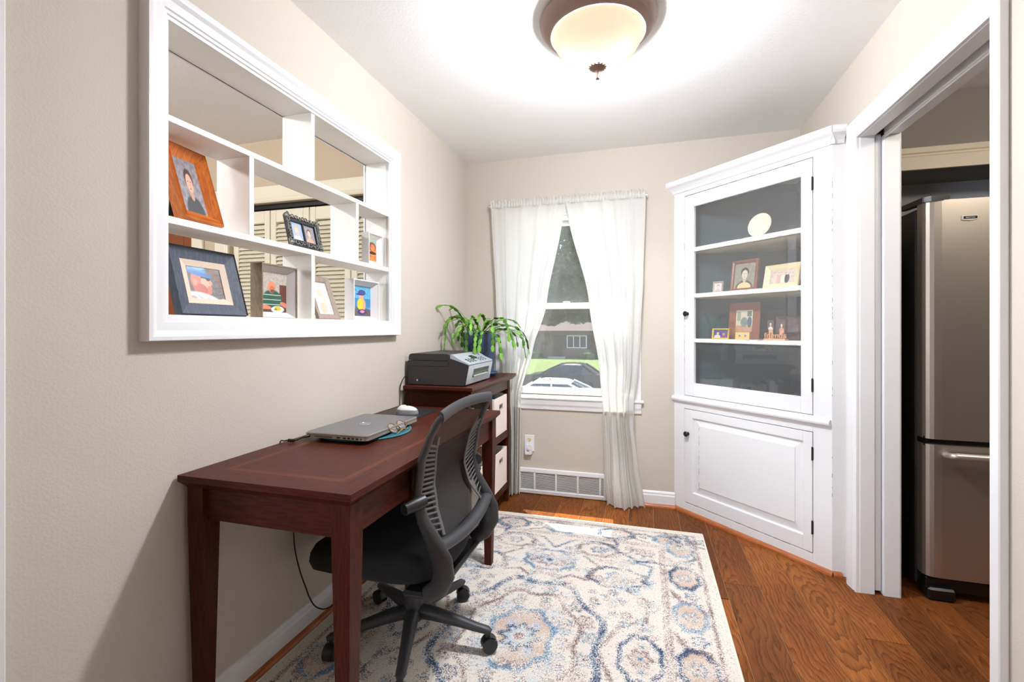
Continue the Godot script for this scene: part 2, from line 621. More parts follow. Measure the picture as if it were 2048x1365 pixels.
# ---------------------------------------------------------------- shell
func build_shell() -> void:
	var wl := g()
	var xi := XL - 0.135
	# left partition with the pass-through (z -0.937..-2.123, y 1.187..2.043)
	wl.bb(xi, XL, 0, HC, -0.622, -0.937)
	wl.bb(xi, XL, 0, HC, -2.123, ZB)
	wl.bb(xi, XL, 0, 1.187, -0.937, -2.123)
	wl.bb(xi, XL, 2.043, HC, -0.937, -2.123)
	struct("wall_left", wl, M["wall"])
	# window wall, opening x -0.966..-0.09, y 0.70..1.96
	var wb := g()
	var zo := ZB - 0.18
	wb.bb(xi, -0.966, -2.2, HC, zo, ZB)
	wb.bb(-0.09, 1.056, -2.2, HC, zo, ZB)
	wb.bb(-0.966, -0.09, 0.152, 0.70, zo, ZB)
	wb.bb(-0.966, -0.09, -2.2, 0.033, zo, ZB)
	wb.bb(-0.966, -0.852, 0.033, 0.152, zo, ZB)
	wb.bb(-0.264, -0.09, 0.033, 0.152, zo, ZB)
	wb.bb(-0.852, -0.264, 0.033, 0.152, zo, zo + 0.04)
	wb.bb(-0.966, -0.09, 1.96, HC, zo, ZB)
	struct("wall_back", wb, M["wall"])
	# right wall with the doorway z -2.405..-1.55
	var wr := g()
	wr.bb(XR, 1.056, 0, HC, ZB, -2.47)
	wr.bb(XR, 1.056, 0, HC, -1.535, 3.8)
	wr.bb(XR, 1.056, 2.06, HC, -2.47, -1.535)
	struct("wall_right", wr, M["wall"])
	struct("ceiling", g().bb(-4.5, 2.8, HC, HC + 0.15, ZB - 0.2, 4.0), M["ceiling"])
	# end trim of the partition, by the left edge of the view
	var tr := g()
	tr.bb(xi - 0.02, XL + 0.012, 0, HC - 0.001, -0.622, -0.606, 0.003)
	tr.bb(XL, XL + 0.006, 0, HC - 0.001, -0.6225, -0.606, 0.002)
	struct("trim_1", tr, M["white"])
	# baseboards
	var prof := [[0, 0], [0.014, 0], [0.014, 0.072], [0.010, 0.080], [0.010, 0.090], [0.005, 0.098], [0, 0.100]]
	var bl := g().prism(prof, Vector3(XL, 0, -0.63), Vector3.RIGHT, Vector3.UP, Vector3.FORWARD, 2.56)
	var bo := struct("baseboard_left", bl, M["white"])
	lpart(bo, "shoe_moulding", g(2).prism([[0.014, 0], [0.036, 0], [0.034, 0.010], [0.028, 0.018], [0.020, 0.022], [0.014, 0.023]], Vector3(XL, 0, -0.63), Vector3.RIGHT, Vector3.UP, Vector3.FORWARD, 2.56), M["shoe_oak"])
	var bb_ := g().prism(prof, Vector3(-0.235, 0, ZB), Vector3.BACK, Vector3.UP, Vector3.RIGHT, 0.425)
	bb_.prism(prof, Vector3(XL, 0, ZB), Vector3.BACK, Vector3.UP, Vector3.RIGHT, 0.37)
	var b2 := struct("baseboard_back", bb_, M["white"])
	lpart(b2, "shoe_moulding", g(0).prism([[0.014, 0], [0.032, 0], [0.030, 0.009], [0.022, 0.017], [0.014, 0.019]], Vector3(-0.235, 0, ZB), Vector3.BACK, Vector3.UP, Vector3.RIGHT, 0.425), M["shoe_oak"])

func build_floor() -> void:
	var fl := struct("floor", g().bb(-4.5, 2.8, -0.12, -0.003, ZB - 0.02, 3.9), M["subfloor"])
	var w := 0.149
	var cache := {}
	var x := 0.352 - w * 27
	var col := 0
	while x < 2.75:
		var z := ZB - 0.0
		var first := true
		while z < 3.85:
			var ln := 1.22
			if first:
				ln = [0.46, 1.02, 0.72, 0.30, 0.88, 0.60, 1.15][(col * 3) % 7]
				first = false
			ln = minf(ln, 3.85 - z)
			if ln > 0.05:
				var key := snappedf(ln, 0.01)
				var v := (col * 5 + int((z + 5.0) * 2.3) * 3) % 7
				if not cache.has(key):
					var q := g(2)
					q.us = Vector2(w / 2, ln / 2)
					q.box(Vector3(0, -0.005, 0), Vector3(w - 0.0020, 0.010, ln - 0.0020), 0.0009)
					for k in q.U.size():
						q.U[k] = Vector2(q.U[k].x / w, q.U[k].y / 1.24)
					cache[key] = q.mesh()
				inst(fl, "plank", cache[key], M["planks"][v], Transform3D(Basis(), Vector3(x + w / 2, 0, z + ln / 2)))
			z += ln
		x += w
		col += 1

func sash(t: Node3D, called: String, x0: float, x1: float, y0: float, y1: float, z: float, bot: float, top: float, side: float) -> void:
	var s := g()
	s.bb(x0, x0 + side, y0, y1, z - 0.018, z + 0.018, 0.004)
	s.bb(x1 - side, x1, y0, y1, z - 0.018, z + 0.018, 0.004)
	s.bb(x0 + side, x1 - side, y0, y0 + bot, z - 0.018, z + 0.018, 0.004)
	s.bb(x0 + side, x1 - side, y1 - top, y1, z - 0.018, z + 0.018, 0.004)
	var o := lpart(t, called, s, M["white_plain"])
	lpart(o, "pane", g().bb(x0 + side - 0.004, x1 - side + 0.004, y0 + bot - 0.004, y1 - top + 0.004, z - 0.002, z + 0.002), M["pane"])

func build_window() -> void:
	var x0 := -0.966
	var x1 := -0.09
	# jamb lining is the window itself; the rest hangs from it
	var j := g()
	j.bb(x0, x0 + 0.02, 0.70, 1.96, ZB - 0.18, ZB)
	j.bb(x1 - 0.02, x1, 0.70, 1.96, ZB - 0.18, ZB)
	j.bb(x0 + 0.02, x1 - 0.02, 1.94, 1.96, ZB - 0.18, ZB)
	j.bb(x0 + 0.02, x1 - 0.02, 0.665, 0.70, ZB - 0.21, ZB - 0.03)
	var w := struct("window_1", j, M["white_plain"])
	sash(w, "lower_sash", x0 + 0.02, x1 - 0.02, 0.70, 1.352, ZB - 0.055, 0.052, 0.042, 0.045)
	sash(w, "upper_sash", x0 + 0.02, x1 - 0.02, 1.315, 1.94, ZB - 0.095, 0.036, 0.03, 0.045)
	lpart(w, "insect_screen", g().bb(x0 + 0.02, x1 - 0.02, 0.70, 1.94, ZB - 0.152, ZB - 0.151), M["screen"])
	# stool and apron
	lpart(w, "sill", g().bb(-1.05, -0.005, 0.672, 0.694, ZB - 0.03, ZB + 0.032, 0.007), M["white_plain"])
	lpart(w, "apron", g().prism([[0, 0.604], [0.012, 0.604], [0.014, 0.625], [0.020, 0.640], [0.024, 0.672], [0, 0.672]], Vector3(-1.036, 0, ZB), Vector3.BACK, Vector3.UP, Vector3.RIGHT, 1.016), M["white_plain"])
	var cas := [[0, 0], [0, 0.010], [0.008, 0.014], [0.016, 0.011], [0.024, 0.014], [0.06, 0.018], [0.068, 0.018], [0.07, 0.012], [0.07, 0]]
	lpart(w, "casing", g().moulding(cas, x0, 0.694, x1, 1.96, Vector3(0, 0, ZB), Vector3.RIGHT, Vector3.UP, Vector3.BACK, [1, 2, 3], true), M["white"])
	lpart(w, "sash_lock", g().box(Vector3(-0.53, 1.358, ZB - 0.05), Vector3(0.05, 0.012, 0.02), 0.004), M["white_plain"])

const CASING := [[0, 0], [0, 0.012], [0.006, 0.017], [0.012, 0.013], [0.018, 0.013], [0.022, 0.018], [0.030, 0.019], [0.060, 0.023], [0.076, 0.023], [0.08, 0.017], [0.08, 0]]

func build_doorway() -> void:
	var o := Vector3(XR, 0, 0)
	struct("trim_2", g().moulding(CASING, -2.39, 0, -1.55, 2.02, o, Vector3.BACK, Vector3.UP, Vector3.LEFT, [2, 3], true, 0.036), M["white"])
	# the narrow near casing
	struct("trim_3", g().bb(XR - 0.0235, XR, 0, 2.1, -1.55, -1.514, 0.003), M["white"])
	# jambs with the pocket slot between them, far side and head
	var j := g()
	j.bb(XR, 0.972, 0, 2.02, -2.47, -2.388, 0.002)
	j.bb(1.005, 1.066, 0, 2.02, -2.47, -2.388, 0.002)
	j.bb(XR, 0.972, 2.018, 2.06, -2.388, -1.55, 0.002)
	j.bb(1.005, 1.066, 2.018, 2.06, -2.388, -1.55, 0.002)
	j.bb(XR, 1.056, 0, 2.02, -1.55, -1.535, 0.002)
	j.bb(1.005, 1.014, 2.006, 2.018, -2.388, -1.55, 0.002)
	struct("trim_4", j, M["white"])
	var d := g()
	d.bb(0.974, 1.003, 0.012, 2.03, -2.465, -2.405, 0.003)
	struct("door_1", d, M["white"])
	# kitchen side casing
	struct("trim_5", g().moulding(CASING, -2.39, 0, -1.55, 2.02, Vector3(1.056, 0, 0), Vector3.BACK, Vector3.UP, Vector3.RIGHT, [1, 2, 3], true), M["white"])

func build_side_room() -> void:
	# the room seen through the pass-through: closet wall at z -2.44
	var zc := -2.44
	var w := g()
	w.bb(-4.3, -3.80, 0, HC, zc - 0.12, zc)
	w.bb(-3.80, -2.965, 2.03, HC, zc - 0.12, zc)
	w.bb(-2.965, -2.66, 0, HC, zc - 0.12, zc)
	w.bb(-2.66, -1.44, 1.985, HC, zc - 0.12, zc)
	w.bb(-1.44, XL - 0.135, 0, HC, zc - 0.12, zc)
	struct("wall_closet", w, M["tan_wall"])
	struct("wall_closet_rear", g().bb(-4.3, XL - 0.135, 0, HC, ZB - 0.18, ZB - 0.05), M["tan_wall"])
	# wide door casing over the closet
	var cs := [[0, 0], [0, 0.014], [0.010, 0.018], [0.022, 0.013], [0.030, 0.016], [0.085, 0.021], [0.10, 0.021], [0.105, 0.012], [0.105, 0]]
	struct("trim_6", g().moulding(cs, -2.66, 0, -1.44, 1.985, Vector3(0, 0, zc), Vector3.RIGHT, Vector3.UP, Vector3.BACK, [1, 2, 3], true), M["cream_paint"])
	struct("trim_7", g().bb(-2.66, -1.44, 1.955, 1.985, zc - 0.06, zc - 0.03), M["iron"])
	# louvred folding doors
	var slat := g().box(Vector3.ZERO, Vector3(0.212, 0.005, 0.046), 0.0015, Basis(Vector3.RIGHT, deg_to_rad(48))).mesh()
	for k in 4:
		var xc := -2.66 + 0.305 * (k + 0.5)
		var t := thing("louvred_door", ["first cream louvred folding closet door panel, nearest the brown door", "second cream louvred folding closet door panel from the brown door", "third cream louvred folding closet door panel from the brown door", "last cream louvred folding closet door panel, farthest from the brown door"][k], "closet door", Vector3(xc, 0, zc - 0.045), "louvred closet doors beyond the pass-through")
		for s in [-1, 1]:
			lpart(t, "stile", g().bb(s * 0.150, s * 0.106, 0.012, 1.945, -0.016, 0.016, 0.003), M["cream_paint"])
		for r in [[0.012, 0.13], [0.88, 0.99], [1.865, 1.945]]:
			lpart(t, "rail", g().bb(-0.106, 0.106, r[0], r[1], -0.015, 0.015, 0.003), M["cream_paint"])
		var y := 1.004
		while y < 1.86:
			inst(t, "slat", slat, M["cream_paint"], Transform3D(Basis(), Vector3(0, y, 0)))
			y += 0.0262
		y = 0.145
		while y < 0.875:
			inst(t, "slat", slat, M["cream_paint"], Transform3D(Basis(), Vector3(0, y, 0)))
			y += 0.0262
	# brown door standing in its cream casing, left of the closet
	var bt := thing("brown_door", "brown stained wooden door in a cream casing beyond the pass-through", "door", Vector3(-3.383, 0, zc - 0.05))
	var bm := mat(rgb(132, 72, 34), 0.5)
	lpart(bt, "slab", g().bb(-0.39, 0.39, 0.01, 2.02, -0.02, 0.02, 0.003), bm)
	for yy in [[0.2, 0.92], [1.05, 1.88]]:
		for s in [-1, 1]:
			lpart(bt, "door_panel", g().box(Vector3(s * 0.17, (yy[0] + yy[1]) / 2, 0.021), Vector3(0.24, yy[1] - yy[0], 0.012), 0.005), bm)
	lpart(bt, "knob", g().lathe([[0.0, 0.06], [0.02, 0.055], [0.027, 0.04], [0.02, 0.025], [0.009, 0.02], [0.009, 0.0]], Vector3(0.33, 1.0, 0.02), 16, Basis(Vector3.RIGHT, PI / 2)), M["brass"])
	struct("trim_8", g().bb(-2.965, -2.87, 0, 2.06, zc, zc + 0.022, 0.004), M["cream_paint"])

func build_kitchen() -> void:
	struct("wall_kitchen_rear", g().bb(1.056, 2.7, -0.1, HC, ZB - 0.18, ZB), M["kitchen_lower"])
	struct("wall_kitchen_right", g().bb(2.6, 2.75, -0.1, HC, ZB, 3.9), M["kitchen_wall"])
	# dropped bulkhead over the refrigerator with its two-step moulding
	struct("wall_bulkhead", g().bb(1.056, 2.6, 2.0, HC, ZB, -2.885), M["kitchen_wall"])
	var cp := mat(rgb(206, 192, 172), 0.5)
	struct("trim_9", g().prism([[0, 1.992], [0.018, 1.992], [0.018, 2.058], [0.008, 2.066], [0.008, 2.074], [0.014, 2.080], [0.014, 2.106], [0, 2.112]], Vector3(1.056, 0, -2.885), Vector3.BACK, Vector3.UP, Vector3.RIGHT, 1.54), cp)
	var f := thing("refrigerator", "stainless steel refrigerator with black sides and bottom freezer drawer", "refrigerator", Vector3(1.17, 0, -2.44))
	# own axes: x right from the left side, z to the front
	lpart(f, "body", g().bb(0.0, 0.80, 0.03, 1.705, -0.70, -0.055, 0.006), M["fridge_black"])
	for d in [[0.692, 1.725, "upper_door"], [0.095, 0.668, "freezer_drawer"]]:
		var prof := [[0.004, -0.05], [0.004, -0.012], [0.010, 0.004], [0.020, 0.012], [0.034, 0.017], [0.06, 0.020], [0.40, 0.024], [0.74, 0.020], [0.79, 0.006], [0.796, -0.05]]
		var rows := []
		var q := g()
		q.prism(prof, Vector3(0, d[0], 0), Vector3.RIGHT, Vector3.BACK, Vector3.UP, d[1] - d[0])
		lpart(f, d[2], q, M["steel"])
	lpart(f, "gasket", g().bb(0.006, 0.79, 0.66, 0.70, -0.05, 0.0), M["gloss_black"])
	var hp := [Vector3(0.075, 0.628, 0.02), Vector3(0.075, 0.632, 0.06), Vector3(0.09, 0.634, 0.068), Vector3(0.40, 0.634, 0.074), Vector3(0.71, 0.634, 0.068), Vector3(0.725, 0.632, 0.06), Vector3(0.725, 0.628, 0.02)]
	lpart(f, "handle", g().tube(hp, 0.014, 12), M["aluminium"])
	lpart(f, "kick_grille", g().bb(0.01, 0.79, 0.03, 0.088, -0.06, 0.005, 0.004), M["gloss_black"])
	lpart(f, "foot_cover", g().bb(0.005, 0.105, 0.0, 0.055, -0.06, 0.035, 0.008), M["gloss_black"])
	lpart(f, "foot", g().bb(0.68, 0.77, 0.0, 0.032, -0.06, 0.02, 0.006), M["gloss_black"])
	for zz in [-0.64]:
		for xx in [0.05, 0.75]:
			lpart(f, "foot", g().bb(xx - 0.03, xx + 0.03, 0.0, 0.032, zz - 0.03, zz + 0.03, 0.004), M["gloss_black"])
	lpart(f, "hinge_cover", g().prism([[-0.012, -0.16], [0.012, -0.16], [0.03, -0.05], [0.085, -0.02], [0.09, 0.018], [0.02, 0.024], [-0.002, 0.0]], Vector3(0, 1.722, 0), Vector3.RIGHT, Vector3.BACK, Vector3.UP, 0.022), M["gloss_black"])
	var b := lpart(f, "badge", g().prism([[-0.028, 0.010], [0.028, 0.010], [0.028, -0.008], [0.0, -0.013], [-0.028, -0.008]], Vector3(0.155, 1.642, 0.021), Vector3.RIGHT, Vector3.UP, Vector3.BACK, 0.004), M["aluminium"])
	lpart(b, "badge_plate", g().bb(0.133, 0.180, 1.637, 1.648, 0.0245, 0.0262), M["gloss_black"])
	var tm := TextMesh.new()
	tm.text = "MAYTAG"
	tm.font_size = 16
	tm.pixel_size = 0.00050
	tm.depth = 0.0006
	inst(b, "badge_lettering", tm, M["aluminium"], Transform3D(Basis(), Vector3(0.1565, 1.6425, 0.0265)))
	var kl := thing("kitchen_lamp", "round white globe ceiling lamp in the kitchen beyond the doorway", "lamp", Vector3(1.9, HC, -1.35))
	lpart(kl, "canopy", g().lathe([[0.0, -0.002], [0.08, -0.002], [0.08, -0.02], [0.05, -0.03], [0.0, -0.03]], Vector3.ZERO, 24), M["white_plain"])
	var gm := mat(rgb(255, 250, 240), 0.5)
	gm.emission_enabled = true
	gm.emission = rgb(255, 246, 230)
	gm.emission_energy_multiplier = 1.0
	lpart(kl, "globe", g().lathe([[0.05, -0.03], [0.10, -0.06], [0.12, -0.11], [0.10, -0.16], [0.05, -0.19], [0.0, -0.195]], Vector3.ZERO, 24), gm)
	var l := OmniLight3D.new()
	l.name = "globe_light"
	kl.add_child(l, true)
	l.position = Vector3(0, -0.11, 0)
	l.light_color = rgb(255, 246, 232)
	l.light_energy = 0.9
	l.light_size = 0.08
	l.omni_range = 12.0
	l.omni_attenuation = 2.0
	l.shadow_enabled = true
	struct("baseboard_kitchen", g().bb(1.056, 1.17, 0, 0.09, ZB, ZB + 0.014), M["white"])

func build_living_room() -> void:
	# rear and side walls of the open room behind the camera, with a wide window
	var w := g()
	w.bb(-4.45, -4.2, -0.1, HC, 3.8, 3.95)
	w.bb(-2.5, 2.75, -0.1, HC, 3.8, 3.95)
	w.bb(-4.2, -2.5, -0.1, 0.7, 3.8, 3.95)
	w.bb(-4.2, -2.5, 2.2, HC, 3.8, 3.95)
	struct("wall_rear", w, M["wall"])
	var kl := thing("living_room_lamp", "white dome ceiling lamp in the room beyond the pass-through", "lamp", Vector3(-2.5, HC, -0.7))
	lpart(kl, "canopy", g().lathe([[0.0, -0.002], [0.15, -0.002], [0.15, -0.02], [0.0, -0.021]], Vector3.ZERO, 32), M["white_plain"])
	var gm := mat(rgb(255, 250, 240), 0.5)
	gm.emission_enabled = true
	gm.emission = rgb(255, 250, 240)
	gm.emission_energy_multiplier = 1.0
	lpart(kl, "dome", g().lathe([[0.145, -0.02], [0.135, -0.06], [0.10, -0.09], [0.05, -0.108], [0.0, -0.112]], Vector3.ZERO, 32), gm)
	var l := OmniLight3D.new()
	l.name = "dome_light"
	kl.add_child(l, true)
	l.position = Vector3(0, -0.07, 0)
	l.light_color = rgb(250, 251, 255)
	l.light_energy = 1.5
	l.light_size = 0.08
	l.omni_range = 12.0
	l.omni_attenuation = 2.0
	l.shadow_enabled = true
	struct("wall_far_left", g().bb(-4.45, -4.3, -0.1, HC, ZB - 0.1, 3.8), M["wall"])
	var f := g()
	for x in [-4.2, -3.38, -2.56]:
		f.bb(x, x + 0.06, 0.7, 2.2, 3.84, 3.9)
	f.bb(-4.2, -2.5, 0.7, 0.76, 3.84, 3.9)
	f.bb(-4.2, -2.5, 2.14, 2.2, 3.84, 3.9)
	var wn := struct("window_2", f, M["white_plain"])
	lpart(wn, "pane", g().bb(-4.15, -2.55, 0.75, 2.15, 3.868, 3.872), M["pane"])

# ---------------------------------------------------------------- outdoors
func leaf_tree(called: String, label: String, at: Vector3, h: float, trunk_r: float, blobs: Array, count: int, leaf: float, col: Array, sd: int) -> void:
	var t := thing(called, label, "tree", at, "trees across the street")
	var bark := mat(rgb(92, 78, 66), 0.9)
	lpart(t, "trunk", g().tube([Vector3(0, -0.2, 0), Vector3(0.05, h * 0.3, 0), Vector3(-0.05, h * 0.6, 0.1), Vector3(0.1, h * 0.9, 0)], [trunk_r, trunk_r * 0.8, trunk_r * 0.55, trunk_r * 0.2], 9), bark)
	var r := RandomNumberGenerator.new()
	r.seed = sd
	for k in 6:
		var a := TAU * k / 6.0 + r.randf() * 0.5
		var y0 := h * (0.28 + 0.08 * k)
		lpart(t, "branch", g().tube([Vector3(0, y0, 0), Vector3(cos(a) * h * 0.14, y0 + h * 0.1, sin(a) * h * 0.14), Vector3(cos(a) * h * 0.30, y0 + h * 0.14, sin(a) * h * 0.30)], [trunk_r * 0.35, trunk_r * 0.22, trunk_r * 0.08], 6), bark)
	var q := g()
	q.face([Vector3(-0.5, 0, 0), Vector3(0, 0.06, -0.28), Vector3(0.5, 0, 0), Vector3(0, 0.06, 0.28)], Vector3.UP)
	var mm := MultiMesh.new()
	mm.transform_format = MultiMesh.TRANSFORM_3D
	mm.use_colors = true
	mm.mesh = q.mesh()
	mm.instance_count = count
	for k in count:
		var b = blobs[k % blobs.size()]
		var d := Vector3(r.randfn(), r.randfn(), r.randfn()).normalized() * pow(r.randf(), 0.45)
		var p: Vector3 = b[0] + d * b[1]
		var bs := Basis.from_euler(Vector3(r.randf_range(-1.2, 1.2), r.randf() * TAU, r.randf_range(-1.2, 1.2))).scaled(Vector3.ONE * leaf * r.randf_range(0.6, 1.3))
		mm.set_instance_transform(k, Transform3D(bs, p))
		var c: Color = col[r.randi() % col.size()]
		mm.set_instance_color(k, c.srgb_to_linear())
	var mi := MultiMeshInstance3D.new()
	mi.name = "foliage"
	mi.multimesh = mm
	var lm := mat(Color.WHITE, 0.6)
	lm.vertex_color_use_as_albedo = true
	lm.backlight_enabled = true
	lm.backlight = Color(0.5, 0.55, 0.3)
	mi.material_override = lm
	t.add_child(mi, true)
	stuff(mi)

func car(called: String, label: String, at: Vector3, turn: float, paint: Material) -> void:
	var t := thing(called, label, "car", at)
	t.rotation.y = turn
	# own axes: x along the car (front +x), y up, z across; 4.5 x 1.45 x 1.75 m
	var body := [[-2.2, 0.32], [-2.22, 0.62], [-2.12, 0.86], [-1.6, 0.92], [-0.9, 0.94], [0.85, 0.92], [1.7, 0.80], [2.15, 0.62], [2.22, 0.40], [2.1, 0.28], [-2.1, 0.26]]
	lpart(t, "body", g().prism(body, Vector3(0, 0, -0.86), Vector3.RIGHT, Vector3.UP, Vector3.BACK, 1.72), paint)
	# cabin: lofted sections from belt to roof
	var sec := func(y: float, x0: float, x1: float, hw: float) -> Array:
		var ring := []
		for q in [[x0, -hw * 0.9], [x0 + 0.15, -hw], [(x0 + x1) / 2, -hw], [x1 - 0.25, -hw], [x1, -hw * 0.85], [x1 + 0.03, 0.0], [x1, hw * 0.85], [x1 - 0.25, hw], [(x0 + x1) / 2, hw], [x0 + 0.15, hw], [x0, hw * 0.9], [x0 - 0.03, 0.0]]:
			ring.append(Vector3(q[0], y, q[1]))
		return ring
	lpart(t, "windows", g().grid([sec.call(0.91, -1.75, 0.95, 0.80), sec.call(1.10, -1.50, 0.62, 0.74), sec.call(1.34, -1.12, 0.10, 0.63)], true, false), M["car_glass"])
	var roof := g().grid([sec.call(1.335, -1.14, 0.12, 0.645), sec.call(1.385, -1.08, 0.02, 0.62), sec.call(1.43, -0.90, -0.14, 0.50), sec.call(1.45, -0.70, -0.35, 0.25), sec.call(1.452, -0.55, -0.45, 0.02)], true, false)
	lpart(t, "roof", roof, paint)
	for s in [-1, 1]:
		lpart(t, "pillar", g().tube([Vector3(0.98, 0.90, s * 0.78), Vector3(0.62, 1.12, s * 0.72), Vector3(0.10, 1.36, s * 0.62)], 0.035, 8), paint)
		lpart(t, "pillar", g().tube([Vector3(-1.78, 0.90, s * 0.78), Vector3(-1.50, 1.12, s * 0.73), Vector3(-1.12, 1.36, s * 0.62)], 0.05, 8), paint)
		lpart(t, "pillar", g().tube([Vector3(-0.42, 0.90, s * 0.805), Vector3(-0.45, 1.12, s * 0.75), Vector3(-0.48, 1.36, s * 0.64)], 0.03, 8), paint)
		lpart(t, "mirror", g().box(Vector3(0.72, 0.98, s * 0.92), Vector3(0.10, 0.12, 0.18), 0.03), paint)
	for x in [-1.35, 1.38]:
		for s in [-1, 1]:
			lpart(t, "wheel", g().lathe([[0.0, -0.10], [0.20, -0.10], [0.22, -0.08], [0.30, -0.10], [0.325, -0.07], [0.325, 0.07], [0.30, 0.10], [0.22, 0.08], [0.20, 0.10], [0.0, 0.10]], Vector3(x, 0.325, s * 0.78), 24, Basis(Vector3.RIGHT, PI / 2)), M["rubber"])

func build_outdoors() -> void:
	var gy := -2.0
	M["car_glass"] = mat(rgb(44, 48, 54), 0.08)
	var gm := painted(rgb(112, 140, 62), 0.95, 0.4, 1.3)
	var gt := noise_tex(0.05, 61, [rgb(62, 84, 34), rgb(88, 108, 52), rgb(104, 120, 64)], 512)
	gm.albedo_color = Color.WHITE
	gm.albedo_texture = gt
	struct("ground", g().bb(-60, 60, gy - 2.0, gy - 0.05, -90, ZB - 0.18), gm)
	struct("lawn_across_the_street", g().prism([[0, -1.5], [0, 0.0], [16, 0.36], [60, 0.40], [60, -1.5]], Vector3(-50, gy, -27.3), Vector3.FORWARD, Vector3.UP, Vector3.RIGHT, 100.0), gm)
	struct("street", g().bb(-60, 60, gy - 0.2, gy - 0.03, -27.0, -12.6), painted(rgb(122, 122, 124), 0.9, 0.2, 2.0))
	struct("kerb", g().bb(-60, 60, gy - 0.2, gy + 0.08, -27.25, -27.0, 0.02), mat(rgb(180, 178, 172), 0.9))
	struct("driveway", g().bb(-8, 6, gy - 0.2, gy - 0.025, -12.4, -3.6), painted(rgb(206, 204, 198), 0.9, 0.2, 2.0))
	# brick ranch house across the street
	var zh := -44.0
	var hy := gy + 0.38
	var h := thing("brick_house", "low brick house with dark shutters and a gabled roof across the street", "house", Vector3(-10, hy, zh))
	var bt := noise_tex(0.16, 63, [rgb(96, 74, 66), rgb(122, 104, 98), rgb(106, 88, 82), rgb(130, 118, 112)], 256, false, 2)
	var bm := mat(Color.WHITE, 0.95)
	bm.albedo_texture = bt
	bm.uv1_scale = Vector3(1.0, 3.0, 1)
	var shg := mat(rgb(84, 72, 70), 0.9)
	lpart(h, "wall", g().bb(-9, 9, 0, 2.7, -8, 0), bm)
	lpart(h, "roof", g().prism([[-0.6, 2.6], [4.0, 4.9], [8.6, 2.6], [8.5, 2.45], [4.0, 4.7], [-0.5, 2.45]], Vector3(-9.5, 0, 0), Vector3.FORWARD, Vector3.UP, Vector3.RIGHT, 19.0), shg)
	lpart(h, "chimney", g().bb(3.2, 4.1, 2.5, 5.6, -4.4, -3.6), mat(rgb(150, 92, 80), 0.95))
	for x in [-5.0, 3.8, 7.2]:
		var wn := lpart(h, "window_frame", g().bb(x - 0.95, x + 0.95, 0.95, 2.15, -0.02, 0.05), M["white_plain"])
		for k in 3:
			lpart(wn, "pane", g().bb(x - 0.86 + k * 0.6, x - 0.86 + k * 0.6 + 0.52, 1.03, 2.07, 0.03, 0.06), M["car_glass"])
		for s in [-1, 1]:
			lpart(h, "shutter", g().bb(x + s * 1.0, x + s * 1.5, 0.9, 2.2, -0.02, 0.05), mat(rgb(52, 46, 52), 0.7))
	lpart(h, "door", g().bb(1.55, 2.45, 0.1, 2.2, -0.02, 0.04), mat(rgb(62, 44, 42), 0.6))
	lpart(h, "step", g().bb(1.2, 2.8, -0.1, 0.12, 0, 0.9), mat(rgb(176, 172, 168), 0.9))
	for k in 7:
		var sx := -8.0 + k * 2.6
		if absf(sx - 2.0) < 1.2:
			continue
		lpart(h, "shrub", g().lathe([[0.0, 0.8], [0.4, 0.75], [0.75, 0.5], [0.8, 0.2], [0.7, -0.1]], Vector3(sx, 0, 0.8), 9), mat(rgb(62, 84, 44), 0.95))
	# cars
	var silver := mat(rgb(226, 230, 234), 0.25, 0.1)
	silver.clearcoat_enabled = true
	car("white_car", "white sedan parked close outside the window, roof showing above the sill", Vector3(-2.55, gy - 0.03, -16.0), 0.0, silver)
	car("dark_car", "dark sedan parked on the street beyond the white car", Vector3(-4.1, gy - 0.03, -24.0), PI, mat(rgb(36, 38, 42), 0.3))
	# trees
	var greens := [rgb(58, 80, 40), rgb(78, 100, 52), rgb(46, 68, 34), rgb(98, 116, 66), rgb(66, 88, 50)]
	leaf_tree("shade_tree", "large shade tree whose leaves fill the upper window", Vector3(-8.4, gy + 0.05, -31.0), 12.0, 0.34,
		[[Vector3(2.6, 7.2, 0), 3.4], [Vector3(-1.4, 6.4, 0.5), 2.8], [Vector3(5.4, 6.4, -0.3), 2.8], [Vector3(1.4, 5.6, 0.8), 2.1], [Vector3(3.4, 9.6, 0), 3.0], [Vector3(-0.6, 8.8, 0), 3.0], [Vector3(6.6, 5.6, 0.2), 2.0], [Vector3(-3.4, 5.6, 0.0), 2.2], [Vector3(4.2, 4.9, 0.8), 1.5], [Vector3(0.2, 4.8, 0.6), 1.5], [Vector3(2.4, 4.5, 0.6), 1.2], [Vector3(5.6, 4.7, 0.5), 1.3], [Vector3(-0.6, 11.0, 0), 2.6], [Vector3(5.8, 9.2, 0), 2.8]], 34000, 0.36, greens, 91)
	leaf_tree("rear_tree", "taller tree standing behind the brick house", Vector3(-17.0, hy, -60.0), 16.0, 0.4,
		[[Vector3(0, 10, 0), 5.5], [Vector3(-4, 8, 0), 4.5], [Vector3(5, 8.5, 0), 5.0], [Vector3(0, 14, 0), 4.5], [Vector3(2, 4, 0), 4.5]], 9000, 0.75, greens, 92)
	leaf_tree("rear_tree", "broad tree behind the right end of the brick house", Vector3(-4.0, hy, -60.0), 15.0, 0.4,
		[[Vector3(0, 9, 0), 6.0], [Vector3(-5, 8, 0), 4.5], [Vector3(5, 8.5, 0), 5.0], [Vector3(0, 13, 0), 4.5], [Vector3(-3, 4, 0), 4.5]], 9000, 0.75, greens, 93)

